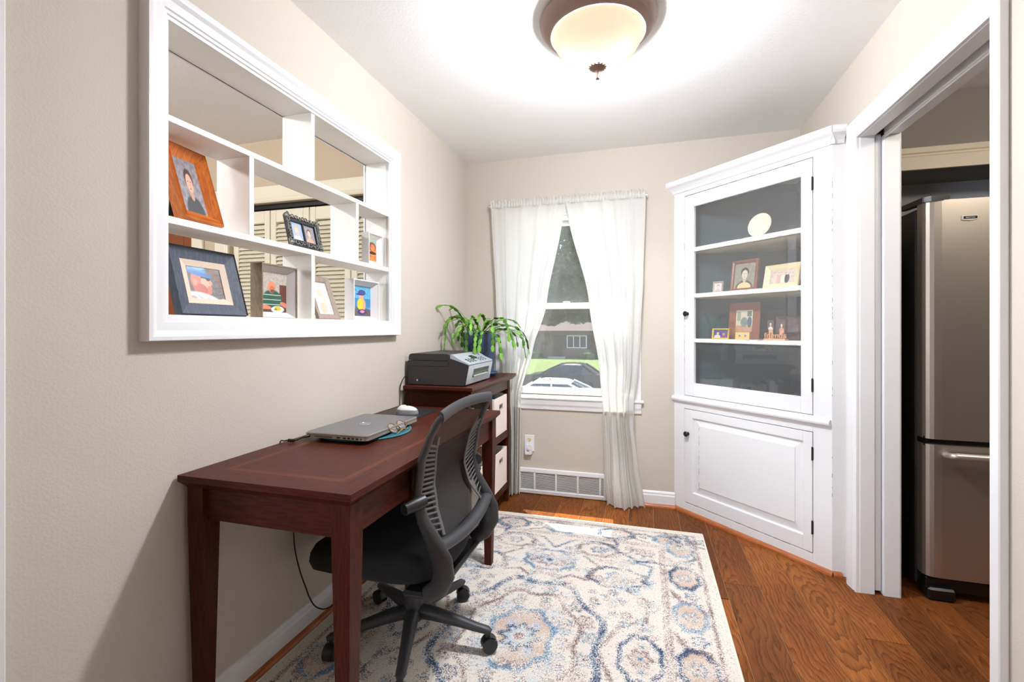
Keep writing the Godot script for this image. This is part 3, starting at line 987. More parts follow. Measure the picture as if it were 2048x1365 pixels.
# ---------------------------------------------------------------- pass-through shelf
func build_shelf() -> void:
	var t := thing("display_shelf", "white built-in pass-through display shelf with moulded frame in the left wall", "shelf", Vector3(XL, 1.14, -1.53))
	var z0 := -2.105
	var z1 := -0.955
	var y0 := 1.205
	var y1 := 2.025
	var xi := XL - 0.137
	var xf := XL + 0.002
	var w: Material = M["shelf_white"]
	part(t, "jamb", g().bb(xi, xf, y0 - 0.018, y1 + 0.018, z0 - 0.018, z0), w)
	part(t, "jamb", g().bb(xi, xf, y0 - 0.018, y1 + 0.018, z1, z1 + 0.018), w)
	part(t, "head_board", g().bb(xi, xf, y1, y1 + 0.018, z0, z1), w)
	part(t, "sill_board", g().bb(xi, xf, y0 - 0.018, y0, z0, z1), w)
	part(t, "shelf_board", g().bb(xi, xf, 1.7445, 1.7625, z0, z1, 0.001), w)
	part(t, "shelf_board", g().bb(xi, xf, 1.4622, 1.4825, z0, z1, 0.001), w)
	for d in [[-1.542, 1.7625, y1], [-1.245, 1.4825, 1.7445], [-1.837, 1.4825, 1.7445], [-1.543, y0, 1.4622]]:
		part(t, "divider", g().bb(xi, xf, d[1], d[2], d[0] - 0.0098, d[0] + 0.0098, 0.001), w)
	var prof := [[-0.004, 0.0], [-0.004, 0.008], [0.004, 0.010], [0.006, 0.016], [0.014, 0.017], [0.017, 0.022], [0.026, 0.023], [0.040, 0.024], [0.050, 0.032], [0.056, 0.034], [0.066, 0.034], [0.068, 0.030], [0.068, 0.0]]
	part(t, "frame_moulding", g().moulding(prof, z0, y0, z1, y1, Vector3(XL, 0, 0), Vector3.BACK, Vector3.UP, Vector3.RIGHT), M["white"])
	part(t, "rear_moulding", g().moulding(prof, z0, y0, z1, y1, Vector3(XL - 0.135, 0, 0), Vector3.BACK, Vector3.UP, Vector3.LEFT), M["white"])

# ---------------------------------------------------------------- corner cabinet
func build_corner_cabinet() -> void:
	var t := thing("corner_cabinet", "white distressed corner cabinet with glass upper door and panelled lower door", "cabinet", Vector3(0.183, 0, -3.199))
	t.rotation.y = -PI / 4
	var w: Material = M["white"]
	var wd := 0.953
	var th := 0.022
	# face frame
	lpart(t, "stile", g().bb(0.0, 0.0855, 0.0, 2.07, -th, 0, 0.002), w)
	lpart(t, "stile", g().bb(0.8655, wd, 0.0, 2.07, -th, 0, 0.002), w)
	lpart(t, "rail", g().bb(0.0855, 0.8655, 2.0145, 2.07, -th, 0, 0.002), w)
	lpart(t, "rail", g().bb(0.0855, 0.8655, 0.6625, 0.7445, -th, 0, 0.002), w)
	lpart(t, "rail", g().bb(0.0855, 0.8655, 0.0, 0.0645, -th, 0, 0.002), w)
	# right return to the wall
	lpart(t, "side_panel", g().prism([[wd, -0.0005], [wd + 0.0405, -0.041], [wd + 0.026, -0.056], [wd - 0.02, -0.022]], Vector3.ZERO, Vector3.RIGHT, Vector3.BACK, Vector3.UP, 2.07), w)
	# liner: two back panels along the walls, floor and top
	var ci: Material = M["cab_interior"]
	lpart(t, "back_panel", g().prism([[0.034, -0.020], [0.514, -0.490], [0.514, -0.498], [0.026, -0.018]], Vector3(0, 0.02, 0), Vector3.RIGHT, Vector3.BACK, Vector3.UP, 2.04), ci)
	lpart(t, "back_panel", g().prism([[0.962, -0.052], [0.514, -0.490], [0.514, -0.502], [0.974, -0.052]], Vector3(0, 0.02, 0), Vector3.RIGHT, Vector3.BACK, Vector3.UP, 2.04), ci)
	var tri := [[0.03, -0.026], [0.94, -0.026], [0.955, -0.056], [0.514, -0.488]]
	lpart(t, "top_board", g().prism([[-0.02, -0.001], [wd, -0.001], [wd + 0.04, -0.042], [0.518, -0.512]], Vector3(0, 2.055, 0), Vector3.RIGHT, Vector3.BACK, Vector3.UP, 0.015), w)
	for y in [0.735, 1.082, 1.361, 1.652]:
		lpart(t, "shelf", g().prism(tri, Vector3(0, y, 0), Vector3.RIGHT, Vector3.BACK, Vector3.UP, 0.025), M["cab_shelf"])
	# upper door: stiles, rails, three glazing bars, panes
	var d := lpart(t, "upper_door", g().bb(0.0885, 0.160, 0.7475, 2.0115, -0.02, 0.0005, 0.002).bb(0.807, 0.8625, 0.7475, 2.0115, -0.02, 0.0005, 0.002).bb(0.160, 0.807, 1.934, 2.0115, -0.02, 0.0005, 0.002).bb(0.160, 0.807, 0.7475, 0.829, -0.02, 0.0005, 0.002), w)
	var ys := [0.829, 1.085, 1.108, 1.363, 1.389, 1.652, 1.679, 1.934]
	for k in 3:
		lpart(d, "glazing_bar", g().bb(0.160, 0.807, ys[1 + k * 2], ys[2 + k * 2], -0.018, -0.001, 0.002), w)
	for k in 4:
		lpart(d, "pane", g().bb(0.158, 0.809, ys[k * 2] - 0.001, ys[k * 2 + 1] + 0.001, -0.0135, -0.0105), M["pane"])
	# lower door with raised field
	var l := g()
	l.bb(0.0965, 0.148, 0.0675, 0.6595, -0.02, 0.0005, 0.002).bb(0.818, 0.8625, 0.0675, 0.6595, -0.02, 0.0005, 0.002)
	l.bb(0.148, 0.818, 0.609, 0.6595, -0.02, 0.0005, 0.002).bb(0.148, 0.818, 0.0675, 0.141, -0.02, 0.0005, 0.002)
	l.bb(0.0885, 0.0965, 0.0675, 0.6595, -0.02, 0.0005, 0.001)
	var ld := lpart(t, "lower_door", l, w)
	var pn := g()
	pn.moulding([[0.0, -0.001], [0.002, -0.004], [0.044, -0.013], [0.047, -0.006], [0.052, -0.004]], 0.199, 0.188, 0.777, 0.568, Vector3.ZERO, Vector3.RIGHT, Vector3.UP, Vector3.BACK)
	pn.bb(0.199, 0.777, 0.188, 0.568, -0.02, -0.001)
	lpart(ld, "raised_panel", pn, w)
	# mouldings
	var crown := [[0, 2.045], [0.006, 2.045], [0.010, 2.062], [0.022, 2.078], [0.036, 2.090], [0.040, 2.100], [0.040, 2.118], [0.034, 2.124], [0, 2.124]]
	lpart(t, "crown", g().prism(crown, Vector3(-0.03, 0, 0), Vector3.BACK, Vector3.UP, Vector3.RIGHT, wd + 0.045), w)
	var e1 := Vector3(0.7071, 0, -0.7071)   # along the return, towards the right wall
	var e2 := Vector3(0.7071, 0, 0.7071)    # out of the return
	lpart(t, "crown", g().prism(crown, Vector3(wd, 0, 0) - e1 * 0.012, e2, Vector3.UP, e1, 0.058), w)
	lpart(t, "waist_moulding", g().prism([[0, 0.704], [0.010, 0.704], [0.018, 0.711], [0.020, 0.720], [0.018, 0.729], [0.010, 0.736], [0, 0.736]], Vector3(0.0, 0, 0), Vector3.BACK, Vector3.UP, Vector3.RIGHT, wd - 0.006), w)
	var shoe := [[0, 0], [0.018, 0], [0.017, 0.010], [0.011, 0.018], [0, 0.021]]
	lpart(t, "shoe_moulding", g(0).prism(shoe, Vector3(-0.016, 0, 0), Vector3.BACK, Vector3.UP, Vector3.RIGHT, wd + 0.022), M["shoe_oak"])
	lpart(t, "shoe_moulding", g(0).prism(shoe, Vector3(wd, 0, 0), e2, Vector3.UP, e1, 0.036), M["shoe_oak"])
	# iron knobs and hinges
	for k in [[0.112, 1.265], [0.116, 0.506]]:
		var kb := lpart(t, "knob", g().lathe([[0.011, 0.0], [0.011, 0.003], [0.006, 0.005], [0.006, 0.014], [0.015, 0.018], [0.017, 0.024], [0.012, 0.030], [0.0, 0.031]], Vector3(k[0], k[1], 0.0), 18, Basis(Vector3.RIGHT, PI / 2)), M["iron"])
	for y in [1.884, 0.893, 0.556, 0.194]:
		var h := lpart(t, "hinge", g().bb(0.8595, 0.8685, y - 0.030, y + 0.030, -0.002, 0.0035, 0.001), M["iron"])
		lpart(h, "hinge_pin", g().lathe([[0.0, 0.034], [0.004, 0.033], [0.004, -0.033], [0.0, -0.034]], Vector3(0.864, y, 0.004), 10), M["iron"])
	# chipped paint along the door edges and the corner
	var r := RandomNumberGenerator.new()
	r.seed = 19
	var ch := g()
	for k in 150:
		var y := 0.0
		var x := 0.0
		var sx := r.randf_range(0.0008, 0.0022)
		var sy := r.randf_range(0.004, 0.02)
		match k % 6:
			0:
				x = 0.0885
				y = r.randf_range(0.75, 2.0)
			1:
				x = wd - 0.001
				y = r.randf_range(0.1, 2.0)
			2:
				x = r.randf_range(0.1, 0.85)
				y = 2.011
			3:
				x = r.randf_range(0.1, 0.85)
				y = [0.0685, 0.747, 0.6585][k % 3]
			4:
				x = r.randf_range(0.17, 0.8)
				y = [1.088, 1.106, 1.366, 1.387, 1.655, 1.677, 1.936, 0.827][(k / 6) % 8]
			5:
				x = [0.8625, 0.777, 0.199][k % 3]
				y = r.randf_range(0.19, 0.56)
		if k % 6 in [2, 3, 4]:
			var q := sx
			sx = sy * 1.6
			sy = q
		ch.box(Vector3(x, y, 0.0004), Vector3(sx, sy, 0.0012), 0.0002, Basis(Vector3.BACK, r.randf_range(-0.06, 0.06)))
	stuff(lpart(t, "paint_chips", ch, mat(rgb(142, 130, 118), 0.9)))

# ---------------------------------------------------------------- rug
func build_rug() -> void:
	var W := 1.535
	var L := 2.24
	var px := 460.0
	var qw := int(W / 2 * px)
	var qh := int(L / 2 * px)
	var id := PackedByteArray()
	id.resize(qw * qh)
	# a quarter of the pattern, mirrored twice; a = metres from the middle across, b = along
	var put := func(cx: float, cy: float, r: float, fn: Callable) -> void:
		for y in range(maxi(0, int((cy - r) * px)), mini(qh, int((cy + r) * px) + 1)):
			for x in range(maxi(0, int((cx - r) * px)), mini(qw, int((cx + r) * px) + 1)):
				var v: int = fn.call(x / px - cx, y / px - cy)
				if v > 0:
					id[y * qw + x] = v - 1
	# ids: 0 cream 1 navy 2 blue 3 pale blue 4 mauve brown 5 tan 6 pale tan
	var flower := func(cx: float, cy: float, r: float, n: int, c1: int, c2: int, c3: int) -> void:
		put.call(cx, cy, r * 1.1, func(dx: float, dy: float) -> int:
			var d := sqrt(dx * dx + dy * dy) / r
			var pet := 0.82 + 0.18 * cos(n * atan2(dy, dx))
			if d < 0.22: return c3 + 1
			if d < 0.34: return 1
			if d < 0.62 * pet: return c2 + 1
			if d < 0.72 * pet: return 1
			if d < 1.0 * pet: return c1 + 1
			return 0)
	var loop := func(cx: float, cy: float, rx: float, ry: float, th: float, c1: int, fill: int) -> void:
		put.call(cx, cy, maxf(rx, ry) * 1.15, func(dx: float, dy: float) -> int:
			var a := atan2(dy / ry, dx / rx)
			var d := sqrt(dx * dx / (rx * rx) + dy * dy / (ry * ry)) * (1.0 + 0.06 * cos(8.0 * a))
			if absf(d - 1.0) < th: return c1 + 1
			if d < 1.0 - th and fill >= 0: return fill + 1
			return 0)
	var vine := func(pts: Array, r: float, c: int) -> void:
		for k in pts.size() - 1:
			var p: Vector2 = pts[k]
			var q: Vector2 = pts[k + 1]
			var n := int(p.distance_to(q) / (r * 0.7)) + 1
			for m in n + 1:
				var o := p.lerp(q, float(m) / n)
				put.call(o.x, o.y, r, func(dx: float, dy: float) -> int: return c + 1 if dx * dx + dy * dy < r * r else 0)
	var hw := W / 2
	var hl := L / 2
	# border ground
	for y in qh:
		for x in qw:
			var e := minf(hw - x / px, hl - y / px)
			var v := 0
			if e < 0.045: v = 0
			elif e < 0.058: v = 4
			elif e < 0.215: v = 6 if (int(x * 0.37) * 7 + int(y * 0.31) * 13) % 5 < 2 else 0
			elif e < 0.222: v = 4
			elif e < 0.232: v = 0
			elif e < 0.238: v = 4
			elif e < 0.246: v = 0
			id[y * qw + x] = v
	var r := RandomNumberGenerator.new()
	r.seed = 5
	# border medallions and blossoms
	var bm := 0.135
	for k in 7:
		var b := 0.0 + k * 0.30
		if b < hl - 0.16:
			loop.call(hw - bm, b, 0.062, 0.095, 0.16, 1 if k % 2 == 0 else 2, 5)
			flower.call(hw - bm, b, 0.036, 6, 2, 5, 4)
			flower.call(hw - bm + 0.02, b + 0.15, 0.036, 5, 1, 3, 4)
			flower.call(hw - bm - 0.045, b + 0.135, 0.022, 5, 4, 5, 1)
			vine.call([Vector2(hw - 0.075, b + 0.02), Vector2(hw - 0.085, b + 0.09), Vector2(hw - 0.17, b + 0.11), Vector2(hw - 0.20, b + 0.18)], 0.006, 4)
		var a := k * 0.30
		if a < hw - 0.16:
			loop.call(a, hl - bm, 0.095, 0.062, 0.16, 1 if k % 2 == 1 else 2, 5)
			flower.call(a, hl - bm, 0.036, 6, 1, 3, 4)
			flower.call(a + 0.15, hl - bm + 0.015, 0.036, 5, 1, 5, 2)
			vine.call([Vector2(a + 0.02, hl - 0.075), Vector2(a + 0.09, hl - 0.085), Vector2(a + 0.11, hl - 0.17), Vector2(a + 0.18, hl - 0.20)], 0.006, 4)
	flower.call(hw - bm, hl - bm, 0.07, 8, 1, 5, 2)
	# field: centre medallion, side palmettes, corner arcs, leafy vines
	loop.call(0.0, 0.0, 0.30, 0.40, 0.045, 1, 6)
	loop.call(0.0, 0.0, 0.22, 0.30, 0.04, 4, 0)
	loop.call(0.0, 0.0, 0.12, 0.17, 0.09, 2, 5)
	flower.call(0.0, 0.0, 0.085, 8, 1, 3, 4)
	for k in 5:
		var w := 0.2 + k * 0.30
		flower.call(sin(w) * 0.255, cos(w) * 0.345, 0.038, 6, [2, 4, 1, 4, 2][k], 5, 1)
		flower.call(sin(w + 0.15) * 0.165, cos(w + 0.15) * 0.23, 0.030, 5, [4, 3, 4, 2, 4][k], 6, 2)
	loop.call(0.0, 0.60, 0.12, 0.10, 0.10, 2, 6)
	flower.call(0.0, 0.60, 0.07, 8, 4, 3, 1)
	loop.call(0.44, 0.0, 0.075, 0.12, 0.11, 1, 0)
	flower.call(0.44, 0.0, 0.05, 6, 4, 5, 2)
	loop.call(0.33, 0.52, 0.13, 0.085, 0.11, 1, 0)
	flower.call(0.33, 0.52, 0.055, 7, 2, 5, 4)
	loop.call(0.22, 0.77, 0.10, 0.07, 0.12, 4, 6)
	flower.call(0.22, 0.77, 0.04, 6, 1, 3, 5)
	loop.call(0.50, 0.86, 0.20, 0.16, 0.05, 1, -1)
	flower.call(0.46, 0.80, 0.05, 7, 4, 6, 1)
	vine.call([Vector2(0.30, 0.02), Vector2(0.36, 0.16), Vector2(0.46, 0.22), Vector2(0.47, 0.36), Vector2(0.38, 0.42)], 0.008, 4)
	vine.call([Vector2(0.05, 0.42), Vector2(0.12, 0.48), Vector2(0.20, 0.46), Vector2(0.24, 0.60), Vector2(0.16, 0.68)], 0.008, 4)
	vine.call([Vector2(0.47, 0.55), Vector2(0.49, 0.66), Vector2(0.38, 0.70), Vector2(0.33, 0.66)], 0.007, 2)
	vine.call([Vector2(0.0, 0.74), Vector2(0.08, 0.84), Vector2(0.20, 0.86), Vector2(0.30, 0.84)], 0.007, 1)
	for k in 120:
		var p := Vector2(r.randf_range(0.02, hw - 0.27), r.randf_range(0.05, hl - 0.27))
		flower.call(p.x, p.y, r.randf_range(0.014, 0.028), 5, [1, 2, 3, 4, 4, 5][r.randi() % 6], [0, 6, 3][r.randi() % 3], [4, 1][r.randi() % 2])
	# yarn: worn areas show the cream ground between the tufts
	var fw := qw * 2
	var fh := qh * 2
	var cols := [rgb(219, 213, 203), rgb(62, 80, 108), rgb(98, 130, 160), rgb(166, 188, 206), rgb(126, 102, 104), rgb(196, 172, 156), rgb(216, 206, 198)]
	var nz := FastNoiseLite.new()
	nz.seed = 71
	nz.frequency = 0.012
	var nf := FastNoiseLite.new()
	nf.seed = 72
	nf.frequency = 0.22
	var by := PackedByteArray()
	by.resize(fw * fh * 3)
	var o := 0
	for y in fh:
		var yy := absi(y - qh) if y >= qh else qh - 1 - y
		for x in fw:
			var xx := x - qw if x >= qw else qw - 1 - x
			# a little raggedness in where each colour ends
			var jx := clampi(xx + r.randi_range(-3, 3), 0, qw - 1)
			var jy := clampi(mini(yy, qh - 1) + r.randi_range(-3, 3), 0, qh - 1)
			var v: int = id[jy * qw + jx]
			var c: Color = cols[v]
			var worn := 0.34 + 0.60 * nz.get_noise_2d(x, y) + 0.5 * nf.get_noise_2d(x, y)
			if v > 0 and worn > r.randf() * 0.9:
				c = cols[0]
			elif v == 0 and r.randf() < 0.07:
				c = cols[4 + r.randi() % 3]
			var s := 1.0 + 0.10 * nf.get_noise_2d(x * 1.7 + 400, y * 1.7)
			by[o] = mini(255, int(c.r * 255.0 * s))
			by[o + 1] = mini(255, int(c.g * 255.0 * s))
			by[o + 2] = mini(255, int(c.b * 255.0 * s))
			o += 3
	var rm := mat(Color.WHITE, 1.0, 0.0, 0.1)
	rm.albedo_texture = tex_of(Image.create_from_data(fw, fh, false, Image.FORMAT_RGB8, by))
	rm.heightmap_enabled = true
	rm.heightmap_texture = rm.albedo_texture
	rm.heightmap_scale = 0.12
	rm.rim_enabled = true
	rm.rim = 0.2
	var t := thing("area_rug", "cream area rug with distressed blue and brown floral pattern", "rug", Vector3(-0.45, 0.0, -1.70))
	var x0 := -W / 2
	var top := g()
	top.face([Vector3(x0, 0.010, -L / 2), Vector3(-x0, 0.010, -L / 2), Vector3(-x0, 0.010, L / 2), Vector3(x0, 0.010, L / 2)], Vector3.UP)
	top.U = PackedVector2Array([Vector2(0, 0), Vector2(1, 0), Vector2(1, 1), Vector2(0, 1)])
	var tp := lpart(t, "pile", top, rm)
	var edge := g()
	edge.bb(x0, -x0, 0.0005, 0.0095, -L / 2, L / 2)
	lpart(t, "backing", edge, mat(rgb(214, 200, 178), 0.95))
	var bind := mat(rgb(232, 224, 208), 0.95)
	for s in [-1, 1]:
		lpart(t, "binding", g().tube([Vector3(s * W / 2, 0.0058, -L / 2), Vector3(s * W / 2, 0.0058, L / 2)], 0.0055, 8), bind)
		lpart(t, "binding", g().tube([Vector3(-W / 2, 0.0058, s * L / 2), Vector3(W / 2, 0.0058, s * L / 2)], 0.0055, 8), bind)
	t.position.z = -2.803 + L / 2
	t.position.x = 0.312 - W / 2

# ---------------------------------------------------------------- desk
func build_desk() -> void:
	var t := thing("writing_desk", "dark cherry wooden writing desk with tapered legs against the left wall", "desk", Vector3(-0.975, 0.0, -1.597))
	var c: Material = M["cherry"]
	var x0 := -1.256
	var x1 := -0.695
	var z0 := -2.210
	var z1 := -0.984
	var bw := 0.078
	var th := 0.018
	# mitred border boards
	var y1 := 0.760
	var slab := func(a: Array, grain: int) -> G:
		var q := g(grain)
		q.prism(a, Vector3(0, y1, 0), Vector3.RIGHT, Vector3.BACK, Vector3.DOWN, th)
		return q
	part(t, "border_board", slab.call([[x0, z1], [x1, z1], [x1 - bw, z1 - bw], [x0 + bw, z1 - bw]], 0), c)
	part(t, "border_board", slab.call([[x0, z0], [x1, z0], [x1 - bw, z0 + bw], [x0 + bw, z0 + bw]], 0), c)
	part(t, "border_board", slab.call([[x1, z1], [x1, z0], [x1 - bw, z0 + bw], [x1 - bw, z1 - bw]], 2), c)
	part(t, "border_board", slab.call([[x0, z1], [x0, z0], [x0 + bw, z0 + bw], [x0 + bw, z1 - bw]], 2), c)
	var iw := 0.020
	var a0 := x0 + bw
	var a1 := x1 - bw
	var b0 := z0 + bw
	var b1 := z1 - bw
	var cb: Material = M["cherry_band"]
	part(t, "inlay_band", slab.call([[a0, b1], [a1, b1], [a1 - iw, b1 - iw], [a0 + iw, b1 - iw]], 0), cb)
	part(t, "inlay_band", slab.call([[a0, b0], [a1, b0], [a1 - iw, b0 + iw], [a0 + iw, b0 + iw]], 0), cb)
	part(t, "inlay_band", slab.call([[a1, b1], [a1, b0], [a1 - iw, b0 + iw], [a1 - iw, b1 - iw]], 2), cb)
	part(t, "inlay_band", slab.call([[a0, b1], [a0, b0], [a0 + iw, b0 + iw], [a0 + iw, b1 - iw]], 2), cb)
	# field veneer in four mitred leaves
	var m0 := a0 + iw
	var m1 := a1 - iw
	var n0 := b0 + iw
	var n1 := b1 - iw
	var hx := (m0 + m1) / 2
	var q := (m1 - m0) / 2
	part(t, "field_veneer", slab.call([[m0, n1], [m1, n1], [hx, n1 - q]], 0), c)
	part(t, "field_veneer", slab.call([[m0, n0], [m1, n0], [hx, n0 + q]], 0), c)
	part(t, "field_veneer", slab.call([[m1, n1], [m1, n0], [hx, n0 + q], [hx, n1 - q]], 2), c)
	part(t, "field_veneer", slab.call([[m0, n1], [m0, n0], [hx, n0 + q], [hx, n1 - q]], 2), c)
	# chamfered underside
	part(t, "under_edge", g(2).taper(Vector3((x0 + x1) / 2, y1 - 0.036, (z0 + z1) / 2), Vector2(x1 - x0 - 0.034, z1 - z0 - 0.034), Vector3((x0 + x1) / 2, y1 - th, (z0 + z1) / 2), Vector2(x1 - x0, z1 - z0)), c)
	var yt := y1 - 0.036
	var lx := [-1.214, -0.738]
	var lz := [-2.160, -1.030]
	for i in 2:
		for k in 2:
			var foot := Vector3(lx[i] + (0.008 if i == 1 else -0.008) * 0.0, 0.0112, lz[k])
			part(t, "leg", g().taper(foot, Vector2(0.034, 0.034), Vector3(lx[i], yt - 0.10, lz[k]), Vector2(0.055, 0.055)).bb(lx[i] - 0.0275, lx[i] + 0.0275, yt - 0.10, yt, lz[k] - 0.0275, lz[k] + 0.0275), c)
	# aprons and the drawer
	var ya := yt - 0.092
	part(t, "apron", g(0).bb(lx[0] + 0.0275, lx[1] - 0.0275, ya, yt, lz[1] - 0.008, lz[1] + 0.014), c)
	part(t, "apron", g(0).bb(lx[0] + 0.0275, lx[1] - 0.0275, ya, yt, lz[0] - 0.014, lz[0] + 0.008), c)
	part(t, "apron", g(2).bb(lx[0] - 0.014, lx[0] + 0.008, ya, yt, lz[0] + 0.0275, lz[1] - 0.0275), c)
	part(t, "apron", g(2).bb(lx[1] - 0.008, lx[1] + 0.014, ya, yt, lz[1] - 0.30, lz[1] - 0.0275), c)
	part(t, "apron", g(2).bb(lx[1] - 0.008, lx[1] + 0.014, ya, yt, lz[0] + 0.0275, lz[0] + 0.27), c)
	var dr := part(t, "drawer", g(2).bb(lx[1] - 0.008, lx[1] + 0.022, ya + 0.004, yt - 0.004, lz[0] + 0.275, lz[1] - 0.305, 0.002), c)
	var box := g(2)
	box.bb(lx[1] - 0.36, lx[1] - 0.008, ya + 0.006, ya + 0.012, lz[0] + 0.29, lz[1] - 0.32)
	box.bb(lx[1] - 0.36, lx[1] - 0.348, ya + 0.012, yt - 0.01, lz[0] + 0.29, lz[1] - 0.32)
	lpart(dr, "drawer_box", box, c)

# ---------------------------------------------------------------- bookcase with bins
func make_bin(label: String, at: Vector3) -> Node3D:
	var t := thing("storage_bin", label, "bin", at, "cream fabric bins in the dark bookcase")
	# own axes: opening up, front face towards +x; 0.27 wide (z), 0.30 deep, 0.235 high
	var w := 0.132
	var d := 0.30
	var h := 0.238
	var m: Material = M["bin_linen"]
	lpart(t, "side", g().bb(-d, 0, 0, h, w - 0.005, w, 0.001), m)
	lpart(t, "side", g().bb(-d, 0, 0, h, -w, -w + 0.005, 0.001), m)
	lpart(t, "back", g().bb(-d, -d + 0.005, 0, h, -w + 0.005, w - 0.005, 0.001), m)
	lpart(t, "base", g().bb(-d + 0.005, -0.005, 0, 0.006, -w + 0.005, w - 0.005), m)
	# front with its hand hole
	var f := g()
	var hy0 := h - 0.075
	var hy1 := h - 0.048
	f.bb(-0.006, 0, 0, hy0, -w + 0.005, w - 0.005, 0.001)
	f.bb(-0.006, 0, hy1, h, -w + 0.005, w - 0.005, 0.001)
	f.bb(-0.006, 0, hy0, hy1, 0.034, w - 0.005)
	f.bb(-0.006, 0, hy0, hy1, -w + 0.005, -0.034)
	var fr := lpart(t, "front", f, m)
	lpart(fr, "handle_rim", g().moulding([[-0.001, 0.0], [-0.001, 0.0015], [0.004, 0.0015], [0.004, 0.0]], -0.034, hy0, 0.034, hy1, Vector3.ZERO, Vector3.FORWARD, Vector3.UP, Vector3.RIGHT), M["aluminium"])
	return t

func build_bookcase() -> void:
	var t := thing("bookcase", "dark cherry open bookcase with two rows of cubbies under the printer", "bookcase", Vector3(-1.06, 0.0, -2.63))
	var c: Material = M["cherry"]
	var x0 := -1.245
	var x1 := -0.882
	var z0 := -3.025
	var z1 := -2.250
	var H := 0.865
	part(t, "top", g(2).bb(x0, x1 + 0.034, H - 0.018, H, z0 - 0.03, z1 + 0.032, 0.002).taper(Vector3((x0 + x1) / 2 + 0.008, H - 0.036, (z0 + z1) / 2), Vector2(x1 - x0 + 0.016, z1 - z0 + 0.02), Vector3((x0 + x1) / 2 + 0.015, H - 0.018, (z0 + z1) / 2), Vector2(x1 - x0 + 0.032, z1 - z0 + 0.056)), c)
	var p := 0.038
	for x in [x0, x1 - p]:
		for z in [z0, z1 - p]:
			part(t, "post", g().taper(Vector3(x + p / 2, 0.0012 if z < -2.9 else 0.0112, z + p / 2), Vector2(0.026, 0.026), Vector3(x + p / 2, 0.10, z + p / 2), Vector2(p, p)).bb(x, x + p, 0.10, H - 0.036, z, z + p), c)
	part(t, "front_rail", g(2).bb(x1 - 0.022, x1 - 0.004, H - 0.098, H - 0.036, z0 + p, z1 - p), c)
	part(t, "centre_post", g().bb(x1 - 0.024, x1 - 0.004, 0.135, H - 0.098, -2.655, -2.617), c)
	part(t, "centre_panel", g().bb(x0 + 0.012, x1 - 0.024, 0.135, H - 0.036, -2.645, -2.627), c)
	for y in [0.497, 0.150]:
		part(t, "shelf", g(2).bb(x0 + 0.008, x1 - 0.012, y - 0.018, y, z0 + 0.006, z1 - 0.006), c)
		part(t, "shelf_rail", g(2).bb(x1 - 0.022, x1 - 0.004, y - 0.052, y - 0.004, z0 + p, z1 - p), c)
	part(t, "back_panel", g(2).bb(x0, x0 + 0.008, 0.12, H - 0.036, z0 + p, z1 - p), c)
	for z in [z0 + 0.006, z1 - 0.018]:
		part(t, "end_panel", g().bb(x0 + p, x1 - p, 0.098, 0.70, z, z + 0.012), c)
		part(t, "end_rail", g(0).bb(x0 + p, x1 - p, 0.735, H - 0.036, z - 0.004, z + 0.016), c)
		part(t, "end_rail", g(0).bb(x0 + p, x1 - p, 0.098, 0.16, z - 0.004, z + 0.016), c)
	make_bin("cream fabric bin in the upper cubby, with teal cloth inside", Vector3(-0.880, 0.4985, -2.812))
	make_bin("cream fabric bin in the lower cubby nearest the window", Vector3(-0.880, 0.1515, -2.812))
	make_bin("cream fabric bin in the lower cubby behind the desk leg", Vector3(-0.884, 0.1515, -2.440))
	# teal cloth and dark cable bundle in the bins
	var r := RandomNumberGenerator.new()
	r.seed = 3
	for k in 3:
		var spot: Vector3 = [Vector3(-0.98, 0.508, -2.81), Vector3(-0.98, 0.161, -2.81), Vector3(-0.99, 0.161, -2.44)][k]
		var top: float = [0.245, 0.225, 0.19][k]
		var rows := []
		for i in 13:
			var row := []
			for j in 13:
				var u := (i / 12.0 - 0.5)
				var v := (j / 12.0 - 0.5)
				var e := 1.0 - pow(maxf(absf(u), absf(v)) * 2.0, 6.0)
				row.append(spot + Vector3(u * 0.17, 0.0 + top * e * (0.86 + 0.14 * sin(u * 19.0 + k) * cos(v * 23.0)), v * 0.23))
			rows.append(row)
		var cm: Material = [M["teal"], painted(rgb(46, 66, 72), 0.7, 0.05, 30.0), painted(rgb(70, 74, 84), 0.8, 0.05, 30.0)][k]
		single("folded_cloth", g().grid(rows, false, true), cm, ["teal cloth bunched in the upper cream bin", "dark teal cloth bunched in the lower window-side cream bin", "grey cloth bunched in the cream bin behind the desk leg"][k], "cloth")
	# binders, papers and a paper tray in the upper cubby beside the desk
	var z := -2.296
	for k in 5:
		var th: float = [0.030, 0.018, 0.040, 0.022, 0.012][k]
		var hh: float = [0.225, 0.205, 0.235, 0.215, 0.20][k]
		z -= th + 0.003
		var b := thing("binder", ["dark green binder at the near end of the upper cubby", "pale folder next to the green binder in the upper cubby", "white ring binder in the upper cubby of the bookcase", "blue grey folder beside the white ring binder", "thin white folder beside the paper tray"][k], "binder", Vector3(-1.02, 0.498, z + th / 2), "folders in the upper cubby")
		var bm := mat([rgb(40, 66, 58), rgb(210, 208, 204), rgb(232, 232, 232), rgb(96, 110, 128), rgb(226, 226, 222)][k], 0.5)
		lpart(b, "cover", g().bb(-0.115, 0.115, 0, hh, th / 2 - 0.002, th / 2).bb(-0.115, 0.115, 0, hh, -th / 2, -th / 2 + 0.002).bb(0.1125, 0.115, 0, hh, -th / 2 + 0.002, th / 2 - 0.002), bm)
		lpart(b, "pages", g().bb(-0.11, 0.105, 0.005, hh - 0.008, -th / 2 + 0.003, th / 2 - 0.003), M["white_plain"])
	var tr := thing("paper_tray", "white plastic desktop paper tray holding papers in the upper cubby", "tray", Vector3(-1.01, 0.498, -2.545))
	var tw := 0.062
